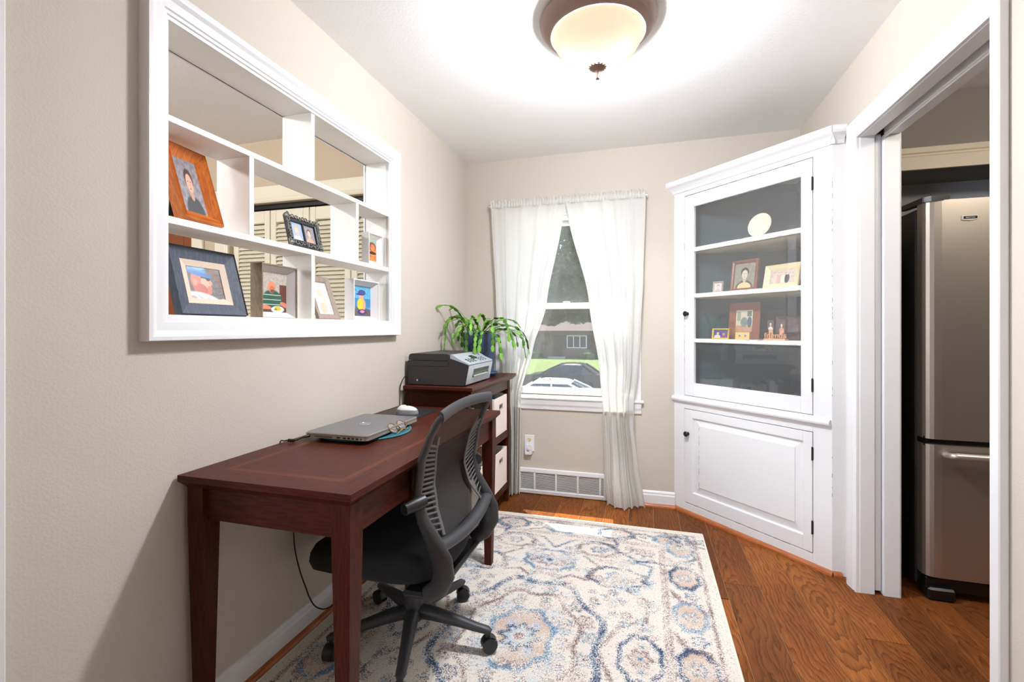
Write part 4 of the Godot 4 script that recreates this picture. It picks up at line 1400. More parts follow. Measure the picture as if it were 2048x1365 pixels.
	for s in [-1, 1]:
		lpart(tr, "side", g().bb(-0.13, 0.12, 0, 0.19, s * tw - 0.003, s * tw + 0.003, 0.002), M["white_plain"])
	for y in [0.003, 0.065, 0.127, 0.187]:
		lpart(tr, "tier", g().bb(-0.13, 0.12, y - 0.002, y + 0.002, -tw, tw), M["white_plain"])
	lpart(tr, "paper_stack", g().bb(-0.12, 0.11, 0.006, 0.03, -tw + 0.006, tw - 0.006), mat(rgb(236, 234, 228), 0.9))

# ---------------------------------------------------------------- office chair
func build_chair() -> void:
	var hub := Vector3(-0.83, 0.0, -1.56)
	var t := thing("office_chair", "black mesh-back swivel office chair pushed in at the desk", "chair", hub)
	var pl: Material = M["frame_plastic"]
	var bk: Material = M["black_plastic"]
	var zc := -1.555
	# five-star base and casters
	var wheel := g().lathe([[0.0, -0.009], [0.020, -0.009], [0.026, -0.006], [0.0265, 0.006], [0.020, 0.009], [0.0, 0.009]], Vector3.ZERO, 20, Basis(Vector3.RIGHT, PI / 2)).mesh()
	for k in 5:
		var a := deg_to_rad(-2.0 - 72.0 * k)
		var d := Vector3(cos(a), 0, sin(a))
		var s := Vector3(-sin(a), 0, cos(a))
		var path := [hub + d * 0.015 + Vector3(0, 0.118, 0), hub + d * 0.08 + Vector3(0, 0.117, 0), hub + d * 0.17 + Vector3(0, 0.105, 0), hub + d * 0.25 + Vector3(0, 0.092, 0), hub + d * 0.288 + Vector3(0, 0.088, 0), hub + d * 0.302 + Vector3(0, 0.084, 0)]
		part(t, "base_leg", g().tube(path, [Vector2(0.030, 0.026), Vector2(0.026, 0.025), Vector2(0.021, 0.020), Vector2(0.018, 0.015), Vector2(0.017, 0.013), Vector2(0.010, 0.008)], 10, s), pl)
		var cs := part(t, "caster", g().tube([hub + d * 0.288 + Vector3(0, 0.085, 0), hub + d * 0.288 + Vector3(0, 0.050, 0)], 0.0075, 10), bk)
		var sw := [0.5, -0.9, 0.3, 1.1, -0.4][k] as float
		var ax := d.rotated(Vector3.UP, sw)
		var pos := hub + d * 0.288 + Vector3(0, 0.0385, 0) + ax * 0.006
		# hood: half shell over the twin wheels
		var hood := []
		var sd := ax.cross(Vector3.UP).normalized()
		for i in 9:
			var w := -0.5 + PI * i / 8.0 * 1.15
			var row := []
			for j in 5:
				var q := (j / 4.0 - 0.5) * 0.030
				row.append(pos + (ax * cos(w) + Vector3.UP * sin(w)) * 0.0295 + sd * q)
			hood.append(row)
		lpart(cs, "hood", g().grid(hood), bk)
		for e in [-1, 1]:
			var xf := Transform3D(Basis(ax, Vector3.UP, ax.cross(Vector3.UP)), pos + sd * 0.0125 * e)
			inst(cs, "wheel", wheel, bk, xf)
	part(t, "gas_column", g().lathe([[0.036, 0.09], [0.0365, 0.135], [0.034, 0.16], [0.030, 0.255], [0.022, 0.257], [0.014, 0.258], [0.014, 0.31]], hub, 24), pl)
	part(t, "tilt_mechanism", g().bb(-0.93, -0.74, 0.292, 0.322, zc - 0.09, zc + 0.09, 0.008), bk)
	part(t, "lever", g().tube([Vector3(-0.88, 0.30, zc - 0.08), Vector3(-0.90, 0.298, zc - 0.22), Vector3(-0.91, 0.292, zc - 0.27)], [0.006, 0.006, 0.009], 8), bk)
	# seat cushion
	var rows := []
	var prof := [[0.02, 0.318], [0.55, 0.314], [0.86, 0.318], [0.96, 0.334], [1.0, 0.362], [0.985, 0.392], [0.93, 0.414], [0.80, 0.424], [0.5, 0.424], [0.02, 0.420]]
	for p in prof:
		var row := []
		for k in 48:
			var w := TAU * k / 48.0
			var cx := signf(cos(w)) * pow(absf(cos(w)), 0.55)
			var cz := signf(sin(w)) * pow(absf(sin(w)), 0.55)
			var lx: float = cx * 0.265 * p[0]
			var lz: float = cz * 0.235 * p[0]
			var front := clampf((-lx - 0.10) / 0.16, 0, 1)
			row.append(Vector3(-0.910 + lx, p[1] - 0.035 * front * front + 0.012 * pow(absf(lz) / 0.24, 2.0), zc + lz))
		rows.append(row)
	part(t, "seat", g().grid(rows, true, false), M["fabric_black"])
	# back: two side members, top bar, waist rail
	var tab := [[0.318, -0.668, 0.205, 0.020, 0.026], [0.350, -0.625, 0.215, 0.021, 0.032], [0.40, -0.602, 0.226, 0.022, 0.036], [0.45, -0.606, 0.232, 0.023, 0.034], [0.50, -0.630, 0.236, 0.023, 0.027], [0.57, -0.668, 0.240, 0.022, 0.018], [0.65, -0.686, 0.244, 0.021, 0.014], [0.76, -0.668, 0.247, 0.020, 0.012], [0.84, -0.636, 0.247, 0.020, 0.011], [0.875, -0.618, 0.243, 0.020, 0.011], [0.894, -0.608, 0.228, 0.018, 0.011]]
	for e in [1, -1]:
		var path := []
		var rad := []
		for q in tab:
			path.append(Vector3(q[1], q[0], zc + e * q[2]))
			rad.append(Vector2(q[3], q[4]))
		part(t, "side_member", g().tube(path, rad, 14, Vector3.BACK), pl)
	var tb := []
	var rl := []
	for k in 11:
		var u := k / 10.0 * 2.0 - 1.0
		tb.append(Vector3(-0.608 - 0.012 * (1.0 - u * u), 0.893 + 0.012 * (1.0 - u * u), zc + u * 0.238))
		rl.append(Vector3(-0.622 + 0.016 * (1.0 - u * u), 0.488 - 0.022 * (1.0 - u * u), zc + u * 0.238))
	part(t, "top_bar", g().tube(tb, Vector2(0.020, 0.011) if false else [Vector2(0.020, 0.011), Vector2(0.020, 0.011), Vector2(0.020, 0.011), Vector2(0.020, 0.011), Vector2(0.020, 0.011), Vector2(0.020, 0.011), Vector2(0.020, 0.011), Vector2(0.020, 0.011), Vector2(0.020, 0.011), Vector2(0.020, 0.011), Vector2(0.020, 0.011)], 12, Vector3.UP), pl)
	var rr := []
	for k in 11:
		rr.append(Vector2(0.020, 0.026))
	part(t, "waist_rail", g().tube(rl, rr, 12, Vector3.UP), pl)
	# seat bracket under the cushion
	part(t, "bracket", g().bb(-0.76, -0.64, 0.296, 0.318, zc - 0.21, zc + 0.21, 0.008), bk)
	# mesh web
	var fx := func(y: float) -> float:
		for k in tab.size() - 1:
			if y <= tab[k + 1][0]:
				return lerpf(tab[k][1], tab[k + 1][1], (y - tab[k][0]) / (tab[k + 1][0] - tab[k][0]))
		return tab[-1][1]
	var web := []
	for i in 22:
		var y := 0.475 + 0.42 * i / 21.0
		var row := []
		for j in 13:
			var u := j / 12.0 * 2.0 - 1.0
			row.append(Vector3(fx.call(y) - 0.004 - 0.012 * (1.0 - u * u), y, zc + u * 0.236))
		web.append(row)
	var wm := mat(Color(0.25, 0.24, 0.235, 0.74), 0.8, 0.0, 0.3)
	part(t, "mesh_web", g().grid(web), wm)
	# slotted lumbar plates: a spine with slanting bars on either side of the web
	var lm := mat(rgb(88, 86, 86), 0.5)
	for e in [1, -1]:
		var wid := func(y: float) -> float:
			return 0.022 + 0.066 * clampf(sin(PI * clampf((y - 0.44) / 0.42, 0, 1)), 0, 1)
		var spine := []
		var srad := []
		for i in 14:
			var y := 0.50 + 0.32 * i / 13.0
			spine.append(Vector3(fx.call(y) + 0.005, y, zc + e * (0.224 - wid.call(y))))
			srad.append(Vector2(0.009, 0.003))
		var lp := part(t, "lumbar_plate", g().tube(spine, srad, 8, Vector3.BACK), lm)
		for i in 18:
			var y := 0.515 + 0.0158 * i
			var a := Vector3(fx.call(y + 0.018) + 0.004, y + 0.018, zc + e * 0.232)
			var b := Vector3(fx.call(y) + 0.005, y, zc + e * (0.226 - wid.call(y)))
			lpart(lp, "bar", g().tube([a, b], [Vector2(0.0045, 0.0025), Vector2(0.0045, 0.0025)], 6, Vector3.UP), lm)
	# armrest sockets
	for e in [1, -1]:
		var a := Vector3(-0.664, 0.630, zc + e * 0.240)
		var b := Vector3(-0.697, 0.624, zc + e * 0.306)
		var ar := part(t, "armrest_socket", g().tube([a, a.lerp(b, 0.55), a.lerp(b, 0.56), b], [0.021, 0.021, 0.0195, 0.0185], 16), bk)
		var dir := (b - a).normalized()
		lpart(ar, "bore", g().tube([b + dir * 0.0006, b + dir * 0.0012], 0.012, 14), M["rubber"])
	var kn := part(t, "lumbar_knob", g().lathe([[0.0, 0.014], [0.010, 0.013], [0.012, 0.0], [0.0, -0.001]], Vector3(-0.668, 0.585, zc - 0.258), 14, Basis(Vector3.RIGHT, -PI / 2)), bk)
	lpart(kn, "label", g().bb(-0.668, -0.652, 0.60, 0.63, zc - 0.2655, zc - 0.2645), M["white_plain"])

# ---------------------------------------------------------------- curtains
func edge_at(tb: Array, y: float) -> float:
	for k in tb.size() - 1:
		if y >= tb[k + 1][1]:
			var w: float = (y - tb[k + 1][1]) / (tb[k][1] - tb[k + 1][1])
			w = w * w * (3.0 - 2.0 * w) * 0.5 + w * 0.5
			return lerpf(tb[k + 1][0], tb[k][0], w)
	return tb[-1][0]

func build_curtains() -> void:
	var lo := [[-1.062, 2.05], [-1.022, 1.34], [-0.985, 1.02], [-0.955, 0.70], [-0.93, 0.4], [-0.915, 0.012]]
	var li := [[-0.520, 2.05], [-0.540, 1.95], [-0.652, 1.339], [-0.752, 1.01], [-0.834, 0.732], [-0.839, 0.47], [-0.850, 0.012]]
	var ri := [[-0.528, 2.05], [-0.505, 1.95], [-0.363, 1.368], [-0.289, 0.87], [-0.269, 0.604], [-0.259, 0.205], [-0.240, 0.012]]
	var ro := [[0.006, 2.05], [-0.009, 1.49], [-0.025, 1.167], [-0.041, 0.906], [-0.067, 0.69], [-0.067, 0.54], [-0.041, 0.32], [0.002, 0.012]]
	var rod := thing("curtain_rod", "slim white curtain rod above the window", "curtain rod", Vector3(-0.53, 2.045, ZB + 0.05))
	part(rod, "bar", g().tube([Vector3(-1.068, 2.045, ZB + 0.052), Vector3(0.012, 2.045, ZB + 0.052)], 0.005, 10), M["white_plain"])
	for s in [-1.070, 0.014]:
		part(rod, "bracket", g().tube([Vector3(s, 2.045, ZB + 0.054), Vector3(s, 2.045, ZB)], 0.005, 8), M["white_plain"])
	for p in 2:
		var a := lo if p == 0 else ri
		var b := li if p == 0 else ro
		var t := thing("sheer_curtain", ["white sheer curtain panel swept to the plant side of the window", "white sheer curtain panel swept to the corner cabinet side of the window"][p], "curtain", Vector3(-0.8 if p == 0 else -0.2, 0.0, ZB + 0.06), "sheer curtains at the window")
		var nr := 90
		var nc := 120
		var rows := []
		for i in nr + 1:
			var v := float(i) / nr
			var y := lerpf(2.034, 0.012, v)
			var xa := edge_at(a, y)
			var xb := edge_at(b, y)
			var tight := clampf(0.50 / maxf(xb - xa, 0.05), 1.0, 4.0)
			var amp := 0.006 * tight + 0.008 * v
			amp = minf(amp, 0.034)
			var row := []
			for j in nc + 1:
				var u := float(j) / nc
				var ph := u * 2.0 * PI * 5.0 + 1.3 * sin(u * 7.0 + p) + 0.25 * sin(v * 5.0 + u * 11.0)
				var z := ZB + 0.052 + amp * sin(ph) + 0.35 * amp * sin(ph * 2.3 + 1.0 + p)
				z += 0.030 * smoothstep(0.6, 1.0, v) * (0.5 + 0.5 * sin(u * 5.0 + 2.0 * p))
				if p == 1:
					z += 0.10 * smoothstep(0.82, 1.0, v) * exp(-pow((u - 0.45) / 0.3, 2.0))
				z = maxf(z, ZB + 0.014 + (0.05 if y < 0.72 and y > 0.58 else 0.0) * 0.0)
				if y < 0.74 and y > 0.60:
					z = maxf(z, ZB + 0.060)
				var x := lerpf(xa, xb, u) + 0.004 * cos(ph)
				row.append(Vector3(x, y, z))
			rows.append(row)
		part(t, "panel", g().grid(rows), M["sheer"])
		# rod pocket and gathered heading
		var hr := []
		var xa0 := edge_at(a, 2.03)
		var xb0 := edge_at(b, 2.03)
		for i in 9:
			var w := i / 8.0
			var row := []
			for j in 241:
				var u := j / 240.0
				var ph := u * TAU * 26.0 + 2.0 * sin(u * 17.0 + p * 3.0)
				var y := 2.030 + 0.052 * w + 0.006 * w * sin(ph * 0.71 + 1.0)
				var bulge := 0.008 * sin(PI * clampf(w / 0.55, 0, 1)) + 0.009 * maxf(0.0, w - 0.55) / 0.45
				var z := ZB + 0.0565 + bulge * 0.4 + (0.003 + 0.010 * smoothstep(0.5, 1.0, w)) * sin(ph)
				row.append(Vector3(lerpf(xa0, xb0, u), y, z))
			hr.append(row)
		part(t, "heading", g().grid(hr, false, true), M["sheer"])

# ---------------------------------------------------------------- ceiling lamp
func build_ceiling_lamp() -> void:
	var c := Vector3(-0.178, HC, -1.845)
	var t := thing("ceiling_lamp", "bronze flush ceiling lamp with a frosted amber glass bowl", "lamp", c)
	var bz := painted(rgb(138, 112, 98), 0.5, 0.03, 30.0)
	bz.metallic = 0.1
	part(t, "pan", g().lathe([[0.0, -0.004], [0.224, -0.004], [0.228, -0.012], [0.226, -0.022], [0.205, -0.048], [0.188, -0.058], [0.184, -0.064], [0.178, -0.064], [0.176, -0.050], [0.0, -0.048]], c, 64), bz)
	var gm := mat(rgb(150, 128, 94), 0.5)
	gm.backlight_enabled = true
	gm.backlight = Color(0.10, 0.092, 0.078)
	gm.emission_enabled = true
	gm.emission = rgb(255, 238, 208)
	gm.emission_energy_multiplier = 0.5
	part(t, "glass_bowl", g().lathe([[0.178, -0.058], [0.177, -0.066], [0.170, -0.086], [0.155, -0.112], [0.130, -0.138], [0.098, -0.160], [0.062, -0.176], [0.028, -0.184], [0.006, -0.186]], c, 64), gm)
	var fin := part(t, "finial", g().lathe([[0.0, -0.178], [0.026, -0.184], [0.031, -0.191], [0.022, -0.198], [0.011, -0.202], [0.008, -0.214], [0.011, -0.222], [0.008, -0.234], [0.0, -0.238]], c, 20), bz)
	for k in 14:
		var a := TAU * k / 14.0
		lpart(fin, "petal", g().box(c + Vector3(cos(a) * 0.030, -0.188, sin(a) * 0.030), Vector3(0.011, 0.004, 0.008), 0.001, Basis(Vector3.UP, -a)), bz)
	for s in [-1, 1]:
		var p := c + Vector3(s * 0.078, -0.128, 0.02)
		var bm := mat(rgb(255, 244, 224), 0.5)
		bm.emission_enabled = true
		bm.emission = rgb(255, 238, 206)
		bm.emission_energy_multiplier = 3.0
		part(t, "bulb", g().lathe([[0.0, -0.030], [0.016, -0.025], [0.026, -0.010], [0.027, 0.004], [0.018, 0.026], [0.012, 0.036], [0.0, 0.037]], p, 16), bm)
		var l := OmniLight3D.new()
		l.name = "bulb_light"
		t.add_child(l, true)
		l.position = p - c
		l.light_color = rgb(246, 249, 255)
		l.light_energy = 0.62
		l.light_size = 0.03
		l.omni_range = 12.0
		l.omni_attenuation = 2.0
		l.shadow_enabled = true

	# the bowl throws most of its light down
	var sp := SpotLight3D.new()
	sp.name = "bowl_light"
	t.add_child(sp, true)
	sp.position = Vector3(0, -0.10, 0)
	sp.rotation.x = -PI / 2
	sp.spot_angle = 84.0
	sp.spot_angle_attenuation = 1.0
	sp.light_color = rgb(246, 249, 255)
	sp.light_energy = 2.9
	sp.light_size = 0.10
	sp.spot_range = 12.0
	sp.spot_attenuation = 2.0
	sp.shadow_enabled = true

# ---------------------------------------------------------------- picture frames
# a standing frame: own axes x across, y up, +z to the front; the origin is under the middle of its lower front edge
func make_frame(label: String, at: Vector3, turn: float, lean: float, w: float, h: float, prof: Array, m: Material, art: Material, art_depth: float, back_m: Material, stand := true, group := "") -> Node3D:
	var t := thing("picture_frame", label, "picture frame", at, group)
	var top := 0.0
	for q in prof:
		top = maxf(top, q[1])
	t.basis = Basis(Vector3.UP, turn) * Basis(Vector3.RIGHT, -lean)
	# leaning back about the lower front edge lifts nothing; the lower back edge would dip, so the frame rests on its back edge
	var dip := sin(lean) * top
	t.position.y += dip + 0.0006
	var wid: float = prof[-1][0]
	lpart(t, "frame", g().moulding(prof, -w / 2 + wid, wid, w / 2 - wid, h - wid, Vector3(0, 0, -top), Vector3.RIGHT, Vector3.UP, Vector3.BACK), m)
	lpart(t, "backing", g().bb(-w / 2 + 0.002, w / 2 - 0.002, 0.002, h - 0.002, -top - 0.001, -top + 0.002), back_m)
	var p := lpart(t, "print", sheet(w - wid * 2 + 0.001, h - wid * 2 + 0.001, 0, h / 2, -top + art_depth), art)
	if stand:
		var a := deg_to_rad(24)
		var sl := h * 0.72
		# strut from two thirds up the back down to the shelf
		var ang := lean
		var foot_y := -dip - 0.0004
		var zf := -top - sin(a) * sl
		lpart(t, "easel_strut", g().prism([[-0.028, 0.0], [0.028, 0.0], [0.014, 1.0], [-0.014, 1.0]].map(func(q): return [q[0] * minf(1.0, w / 0.12), q[1] * sl]), Vector3(0, h * 0.78, -top - 0.002), Vector3.RIGHT, Vector3(0, -cos(a + lean * 0.2), -sin(a + lean * 0.2)) * 0.86, Vector3(0, sin(a), -cos(a)), 0.003), back_m)
	return t

func grained(a: Color, b: Color, rough := 0.6, sc := 12.0) -> StandardMaterial3D:
	var m := mat(Color.WHITE, rough)
	m.albedo_texture = noise_tex(0.03, int(a.r * 900 + b.g * 100), [a, b, a.lerp(b, 0.4), b], 128, false, 3)
	m.uv1_scale = Vector3(sc * 2.0, sc * 0.3, 1)
	return m

func build_shelf_pictures() -> void:
	var T := PI / 2           # facing the room (+x)
	var yb := 1.205
	var ym := 1.4825
	var grp := "photo frames on the pass-through shelf"
	var black := mat(rgb(26, 24, 26), 0.8)
	# 1 honey wood frame with a portrait
	var honey := grained(rgb(178, 88, 28), rgb(224, 132, 56), 0.35, 10.0)
	var im := portrait(201, rgb(120, 116, 120), rgb(160, 158, 164), rgb(70, 48, 38), rgb(226, 172, 148), rgb(44, 48, 54), 1.05)
	make_frame("honey coloured deep wooden frame with a smiling portrait on a grey ground", Vector3(-1.272, ym, -1.087), T + 0.10, 0.30, 0.150, 0.245, [[0, 0.0], [0, 0.012], [0.024, 0.034], [0.027, 0.030], [0.030, 0.034], [0.034, 0.030], [0.036, 0.0]], honey, print_of(im), 0.012, black, true, grp)
	# 2 slate blue frame with a pale inner fillet
	var slate := grained(rgb(50, 56, 70), rgb(82, 88, 104), 0.6, 14.0)
	im = paper(160, 112, rgb(96, 92, 92), rgb(128, 120, 118), 202)
	stroke(im, 0.62, 0.0, 0.95, 0.75, 0.05, rgb(136, 96, 80))
	for k in 5:
		stroke(im, 0.70, 0.12 + 0.16 * k, 1.0, 0.08 + 0.16 * k, 0.010, rgb(92, 88, 90))
	oval(im, 0.24, 0.42, 0.17, 0.36, rgb(96, 74, 66))
	oval(im, 0.38, 0.46, 0.21, 0.30, rgb(206, 116, 94))
	oval(im, 0.50, 0.50, 0.12, 0.20, rgb(236, 170, 144))
	oval(im, 0.605, 0.47, 0.045, 0.055, rgb(232, 152, 126), 30)
	oval(im, 0.57, 0.60, 0.055, 0.05, rgb(214, 122, 104))
	oval(im, 0.50, 0.68, 0.11, 0.09, rgb(206, 122, 100))
	oval(im, 0.36, 0.66, 0.16, 0.16, rgb(190, 98, 80))
	oval(im, 0.27, 0.48, 0.045, 0.09, rgb(226, 142, 118))
	stroke(im, 0.42, 0.36, 0.60, 0.38, 0.014, rgb(44, 36, 40))
	oval(im, 0.565, 0.39, 0.05, 0.045, rgb(40, 34, 40))
	oval(im, 0.34, 0.17, 0.21, 0.17, rgb(88, 148, 204), 4)
	oval(im, 0.38, 0.12, 0.15, 0.08, rgb(126, 178, 222), 4)
	oval(im, 0.40, 0.285, 0.30, 0.055, rgb(58, 114, 178), 9)
	oval(im, 0.40, 0.98, 0.52, 0.27, rgb(214, 214, 218), 10)
	oval(im, 0.34, 0.86, 0.22, 0.13, rgb(236, 236, 238), 16)
	stroke(im, 0.28, 0.80, 0.52, 0.98, 0.016, rgb(178, 180, 188))
	stroke(im, 0.48, 0.84, 0.70, 1.0, 0.014, rgb(186, 188, 196))
	oval(im, 0.16, 0.95, 0.12, 0.16, rgb(190, 150, 148))
	oval(im, 0.84, 0.93, 0.13, 0.10, rgb(234, 186, 164))
	var f2 := make_frame("slate blue wide frame with pale inner edge and a man in a blue hat", Vector3(-1.272, yb, -1.127), T, 0.28, 0.232, 0.218, [[0, 0.0], [0, 0.013], [0.036, 0.022], [0.038, 0.026], [0.040, 0.0]], slate, print_of(im), 0.006, black, true, grp)
	lpart(f2, "fillet", g().moulding([[-0.018, -0.024], [-0.018, -0.018], [0.001, -0.012], [0.001, -0.024]], -0.116 + 0.040, 0.040, 0.116 - 0.040, 0.218 - 0.040, Vector3(0, 0, 0), Vector3.RIGHT, Vector3.UP, Vector3.BACK), mat(rgb(222, 204, 184), 0.7))
	# 3 deep taupe box frame: man in a green striped shirt
	var taupe := grained(rgb(104, 86, 66), rgb(146, 126, 102), 0.7, 14.0)
	var pale := mat(rgb(206, 202, 200), 0.8)
	im = paper(112, 176, rgb(170, 160, 150), rgb(196, 188, 178), 203)
	rect(im, 0.0, 0.55, 0.25, 1.0, rgb(150, 84, 66))
	rect(im, 0.72, 0.30, 1.0, 1.0, rgb(104, 58, 48))
	oval(im, 0.42, 0.72, 0.42, 0.30, rgb(38, 92, 72))
	for k in 3:
		rect(im, 0.05, 0.56 + 0.12 * k, 0.78, 0.578 + 0.12 * k, rgb(214, 206, 200))
	oval(im, 0.40, 0.36, 0.16, 0.15, rgb(226, 142, 106))
	oval(im, 0.42, 0.43, 0.12, 0.10, rgb(206, 116, 88))
	oval(im, 0.44, 0.47, 0.09, 0.045, rgb(120, 72, 56))
	oval(im, 0.16, 0.88, 0.26, 0.07, rgb(214, 132, 104), 10)
	oval(im, 0.90, 0.80, 0.20, 0.06, rgb(208, 126, 100), 30)
	rect(im, 0.0, 0.93, 1.0, 1.0, rgb(88, 62, 58))
	oval(im, 0.64, 0.92, 0.27, 0.09, rgb(238, 236, 230))
	oval(im, 0.64, 0.90, 0.14, 0.055, rgb(232, 178, 60))
	oval(im, 0.56, 0.92, 0.06, 0.03, rgb(110, 150, 50))
	box_frame("deep taupe box frame of a man in a green striped shirt eating", Vector3(-1.284, yb, -1.3965), T, 0.173, 0.197, 0.05, taupe, pale, print_of(im), 0.030, grp)
	# 4 ornate pewter double frame
	var pewter := mat(rgb(112, 112, 108), 0.42, 0.6)
	var t4 := thing("picture_frame", "ornate pewter scrollwork frame holding two small portraits", "picture frame", Vector3(-1.284, ym + 0.0006, -1.538), grp)
	t4.basis = Basis(Vector3.UP, T) * Basis(Vector3.RIGHT, -0.24)
	t4.position.y += 0.009
	var w4 := 0.182
	var h4 := 0.122
	lpart(t4, "frame", g().moulding([[0, -0.012], [0, 0.0], [0.006, 0.002], [0.020, -0.002], [0.022, -0.012]], -w4 / 2 + 0.024, 0.024, w4 / 2 - 0.024, h4 - 0.024, Vector3.ZERO, Vector3.RIGHT, Vector3.UP, Vector3.BACK), mat(rgb(58, 58, 58), 0.5, 0.4))
	lpart(t4, "divider", g().bb(-0.003, 0.003, 0.024, h4 - 0.024, -0.008, 0.0, 0.001), mat(rgb(70, 70, 70), 0.5, 0.4))
	var r := RandomNumberGenerator.new()
	r.seed = 44
	for k in 40:
		var u := k / 40.0 * 4.0
		var e := fposmod(u, 1.0)
		var pp := Vector3.ZERO
		if u < 1: pp = Vector3(lerpf(-w4 / 2, w4 / 2, e), 0.010, 0)
		elif u < 2: pp = Vector3(w4 / 2 - 0.010, lerpf(0, h4, e), 0)
		elif u < 3: pp = Vector3(lerpf(w4 / 2, -w4 / 2, e), h4 - 0.008, 0)
		else: pp = Vector3(-w4 / 2 + 0.010, lerpf(h4, 0, e), 0)
		var pts := []
		var a0 := r.randf() * TAU
		for m in 10:
			var q := m / 9.0
			var rad := 0.010 * (1.0 - 0.75 * q)
			pts.append(pp + Vector3(cos(a0 + q * 6.5) * rad, sin(a0 + q * 6.5) * rad + 0.001, 0.002 + 0.003 * q))
		lpart(t4, "scroll", g().tube(pts, 0.0022, 6), pewter)
	for cr in [[-1, 0], [1, 0], [-1, 1], [1, 1]]:
		lpart(t4, "corner_rosette", g().lathe([[0.0, 0.006], [0.006, 0.005], [0.011, 0.0], [0.009, -0.006]], Vector3(cr[0] * (w4 / 2 - 0.006), 0.009 + cr[1] * (h4 - 0.016), 0), 10, Basis(Vector3.RIGHT, PI / 2)), pewter)
	lpart(t4, "backing", g().bb(-w4 / 2 + 0.012, w4 / 2 - 0.012, 0.012, h4 - 0.012, -0.014, -0.012), black)
	for s in [-1, 1]:
		im = portrait(204 + s, rgb(150, 168, 200) if s < 0 else rgb(130, 128, 136), rgb(176, 188, 214) if s < 0 else rgb(158, 154, 160), rgb(214, 176, 120) if s < 0 else rgb(96, 70, 56), rgb(236, 190, 168), rgb(196, 204, 222) if s < 0 else rgb(210, 160, 140))
		lpart(t4, "print", sheet(0.062, 0.074, s * 0.0345, h4 / 2, -0.0075), print_of(im))
	lpart(t4, "easel_strut", g().bb(-0.02, 0.02, 0.002, h4 * 0.8, -0.003, 0.0).box(Vector3.ZERO, Vector3(0.001, 0.001, 0.001)), black).transform = Transform3D(Basis(Vector3.RIGHT, 0.55), Vector3(0, 0.004, -0.060))
	# 5 greige leaning frame with a pale faded photo
	var greige := grained(rgb(128, 110, 98), rgb(164, 146, 134), 0.65, 14.0)
	im = paper(80, 128, rgb(226, 214, 204), rgb(240, 234, 228), 206)
	oval(im, 0.42, 0.34, 0.20, 0.14, rgb(230, 196, 176))
	oval(im, 0.58, 0.58, 0.24, 0.20, rgb(234, 206, 190))
	oval(im, 0.40, 0.80, 0.26, 0.18, rgb(226, 190, 168))
	make_frame("greige wooden frame leaning back with a faded family photo", Vector3(-1.272, yb, -1.664), T + 0.05, 0.34, 0.150, 0.196, [[0, 0.0], [0, 0.006], [0.004, 0.009], [0.022, 0.014], [0.026, 0.012], [0.026, 0.0]], greige, print_of(im), 0.004, black, true, grp)
	# 6 white box frame: child with a fishing rod
	im = paper(112, 176, rgb(70, 160, 206), rgb(110, 186, 220), 207)
	rect(im, 0, 0.42, 1, 0.72, rgb(52, 128, 184))
	oval(im, 0.5, 1.05, 0.9, 0.36, rgb(96, 84, 84))
	stroke(im, 0.02, 0.02, 0.36, 0.24, 0.012, rgb(24, 26, 30))
	oval(im, 0.52, 0.60, 0.20, 0.24, rgb(224, 160, 128))
	oval(im, 0.46, 0.60, 0.17, 0.20, rgb(240, 196, 36))
	oval(im, 0.66, 0.62, 0.08, 0.16, rgb(226, 160, 128))
	oval(im, 0.50, 0.29, 0.155, 0.125, rgb(222, 158, 128))
	oval(im, 0.54, 0.22, 0.20, 0.10, rgb(54, 70, 130))
	oval(im, 0.40, 0.28, 0.16, 0.035, rgb(30, 48, 150))
	oval(im, 0.54, 0.86, 0.24, 0.10, rgb(44, 48, 104))
	oval(im, 0.56, 0.84, 0.12, 0.05, rgb(226, 130, 160))
	stroke(im, 0.05, 0.64, 0.4, 0.78, 0.02, rgb(70, 62, 60))
	var chalk := mat(rgb(224, 222, 220), 0.75)
	box_frame("white box frame of a child in a yellow life vest fishing", Vector3(-1.288, yb, -1.9525), T, 0.211, 0.198, 0.05, chalk, chalk, print_of(im), 0.034, grp)
	# 7 white box frame in the middle row
	im = paper(96, 176, rgb(222, 120, 50), rgb(240, 160, 86), 208)
	oval(im, 0.5, 0.12, 0.7, 0.20, rgb(150, 176, 160))
	oval(im, 0.5, 0.34, 0.44, 0.22, rgb(120, 64, 48))
	oval(im, 0.56, 0.38, 0.28, 0.16, rgb(240, 130, 70))
	oval(im, 0.42, 0.34, 0.10, 0.05, rgb(226, 90, 70))
	oval(im, 0.5, 0.62, 0.5, 0.07, rgb(54, 30, 22))
	for k in 60:
		oval(im, r.randf(), r.randf_range(0.72, 1.0), 0.05, 0.02, rgb(200, 110, 50) if k % 2 else rgb(150, 74, 36))
	box_frame("white box frame with an orange close-up photo in the middle row", Vector3(-1.287, ym, -2.030), T, 0.128, 0.160, 0.04, chalk, chalk, print_of(im), 0.024, grp)
	# 8 taupe box frame behind it
	im = paper(64, 112, rgb(96, 82, 70), rgb(140, 120, 104), 209)
	oval(im, 0.4, 0.5, 0.2, 0.3, rgb(200, 180, 166))
	box_frame("taupe box frame turned sideways beside the orange photo", Vector3(-1.352, ym, -1.922), T + 0.28, 0.13, 0.158, 0.045, taupe, taupe, print_of(im), 0.032, grp)

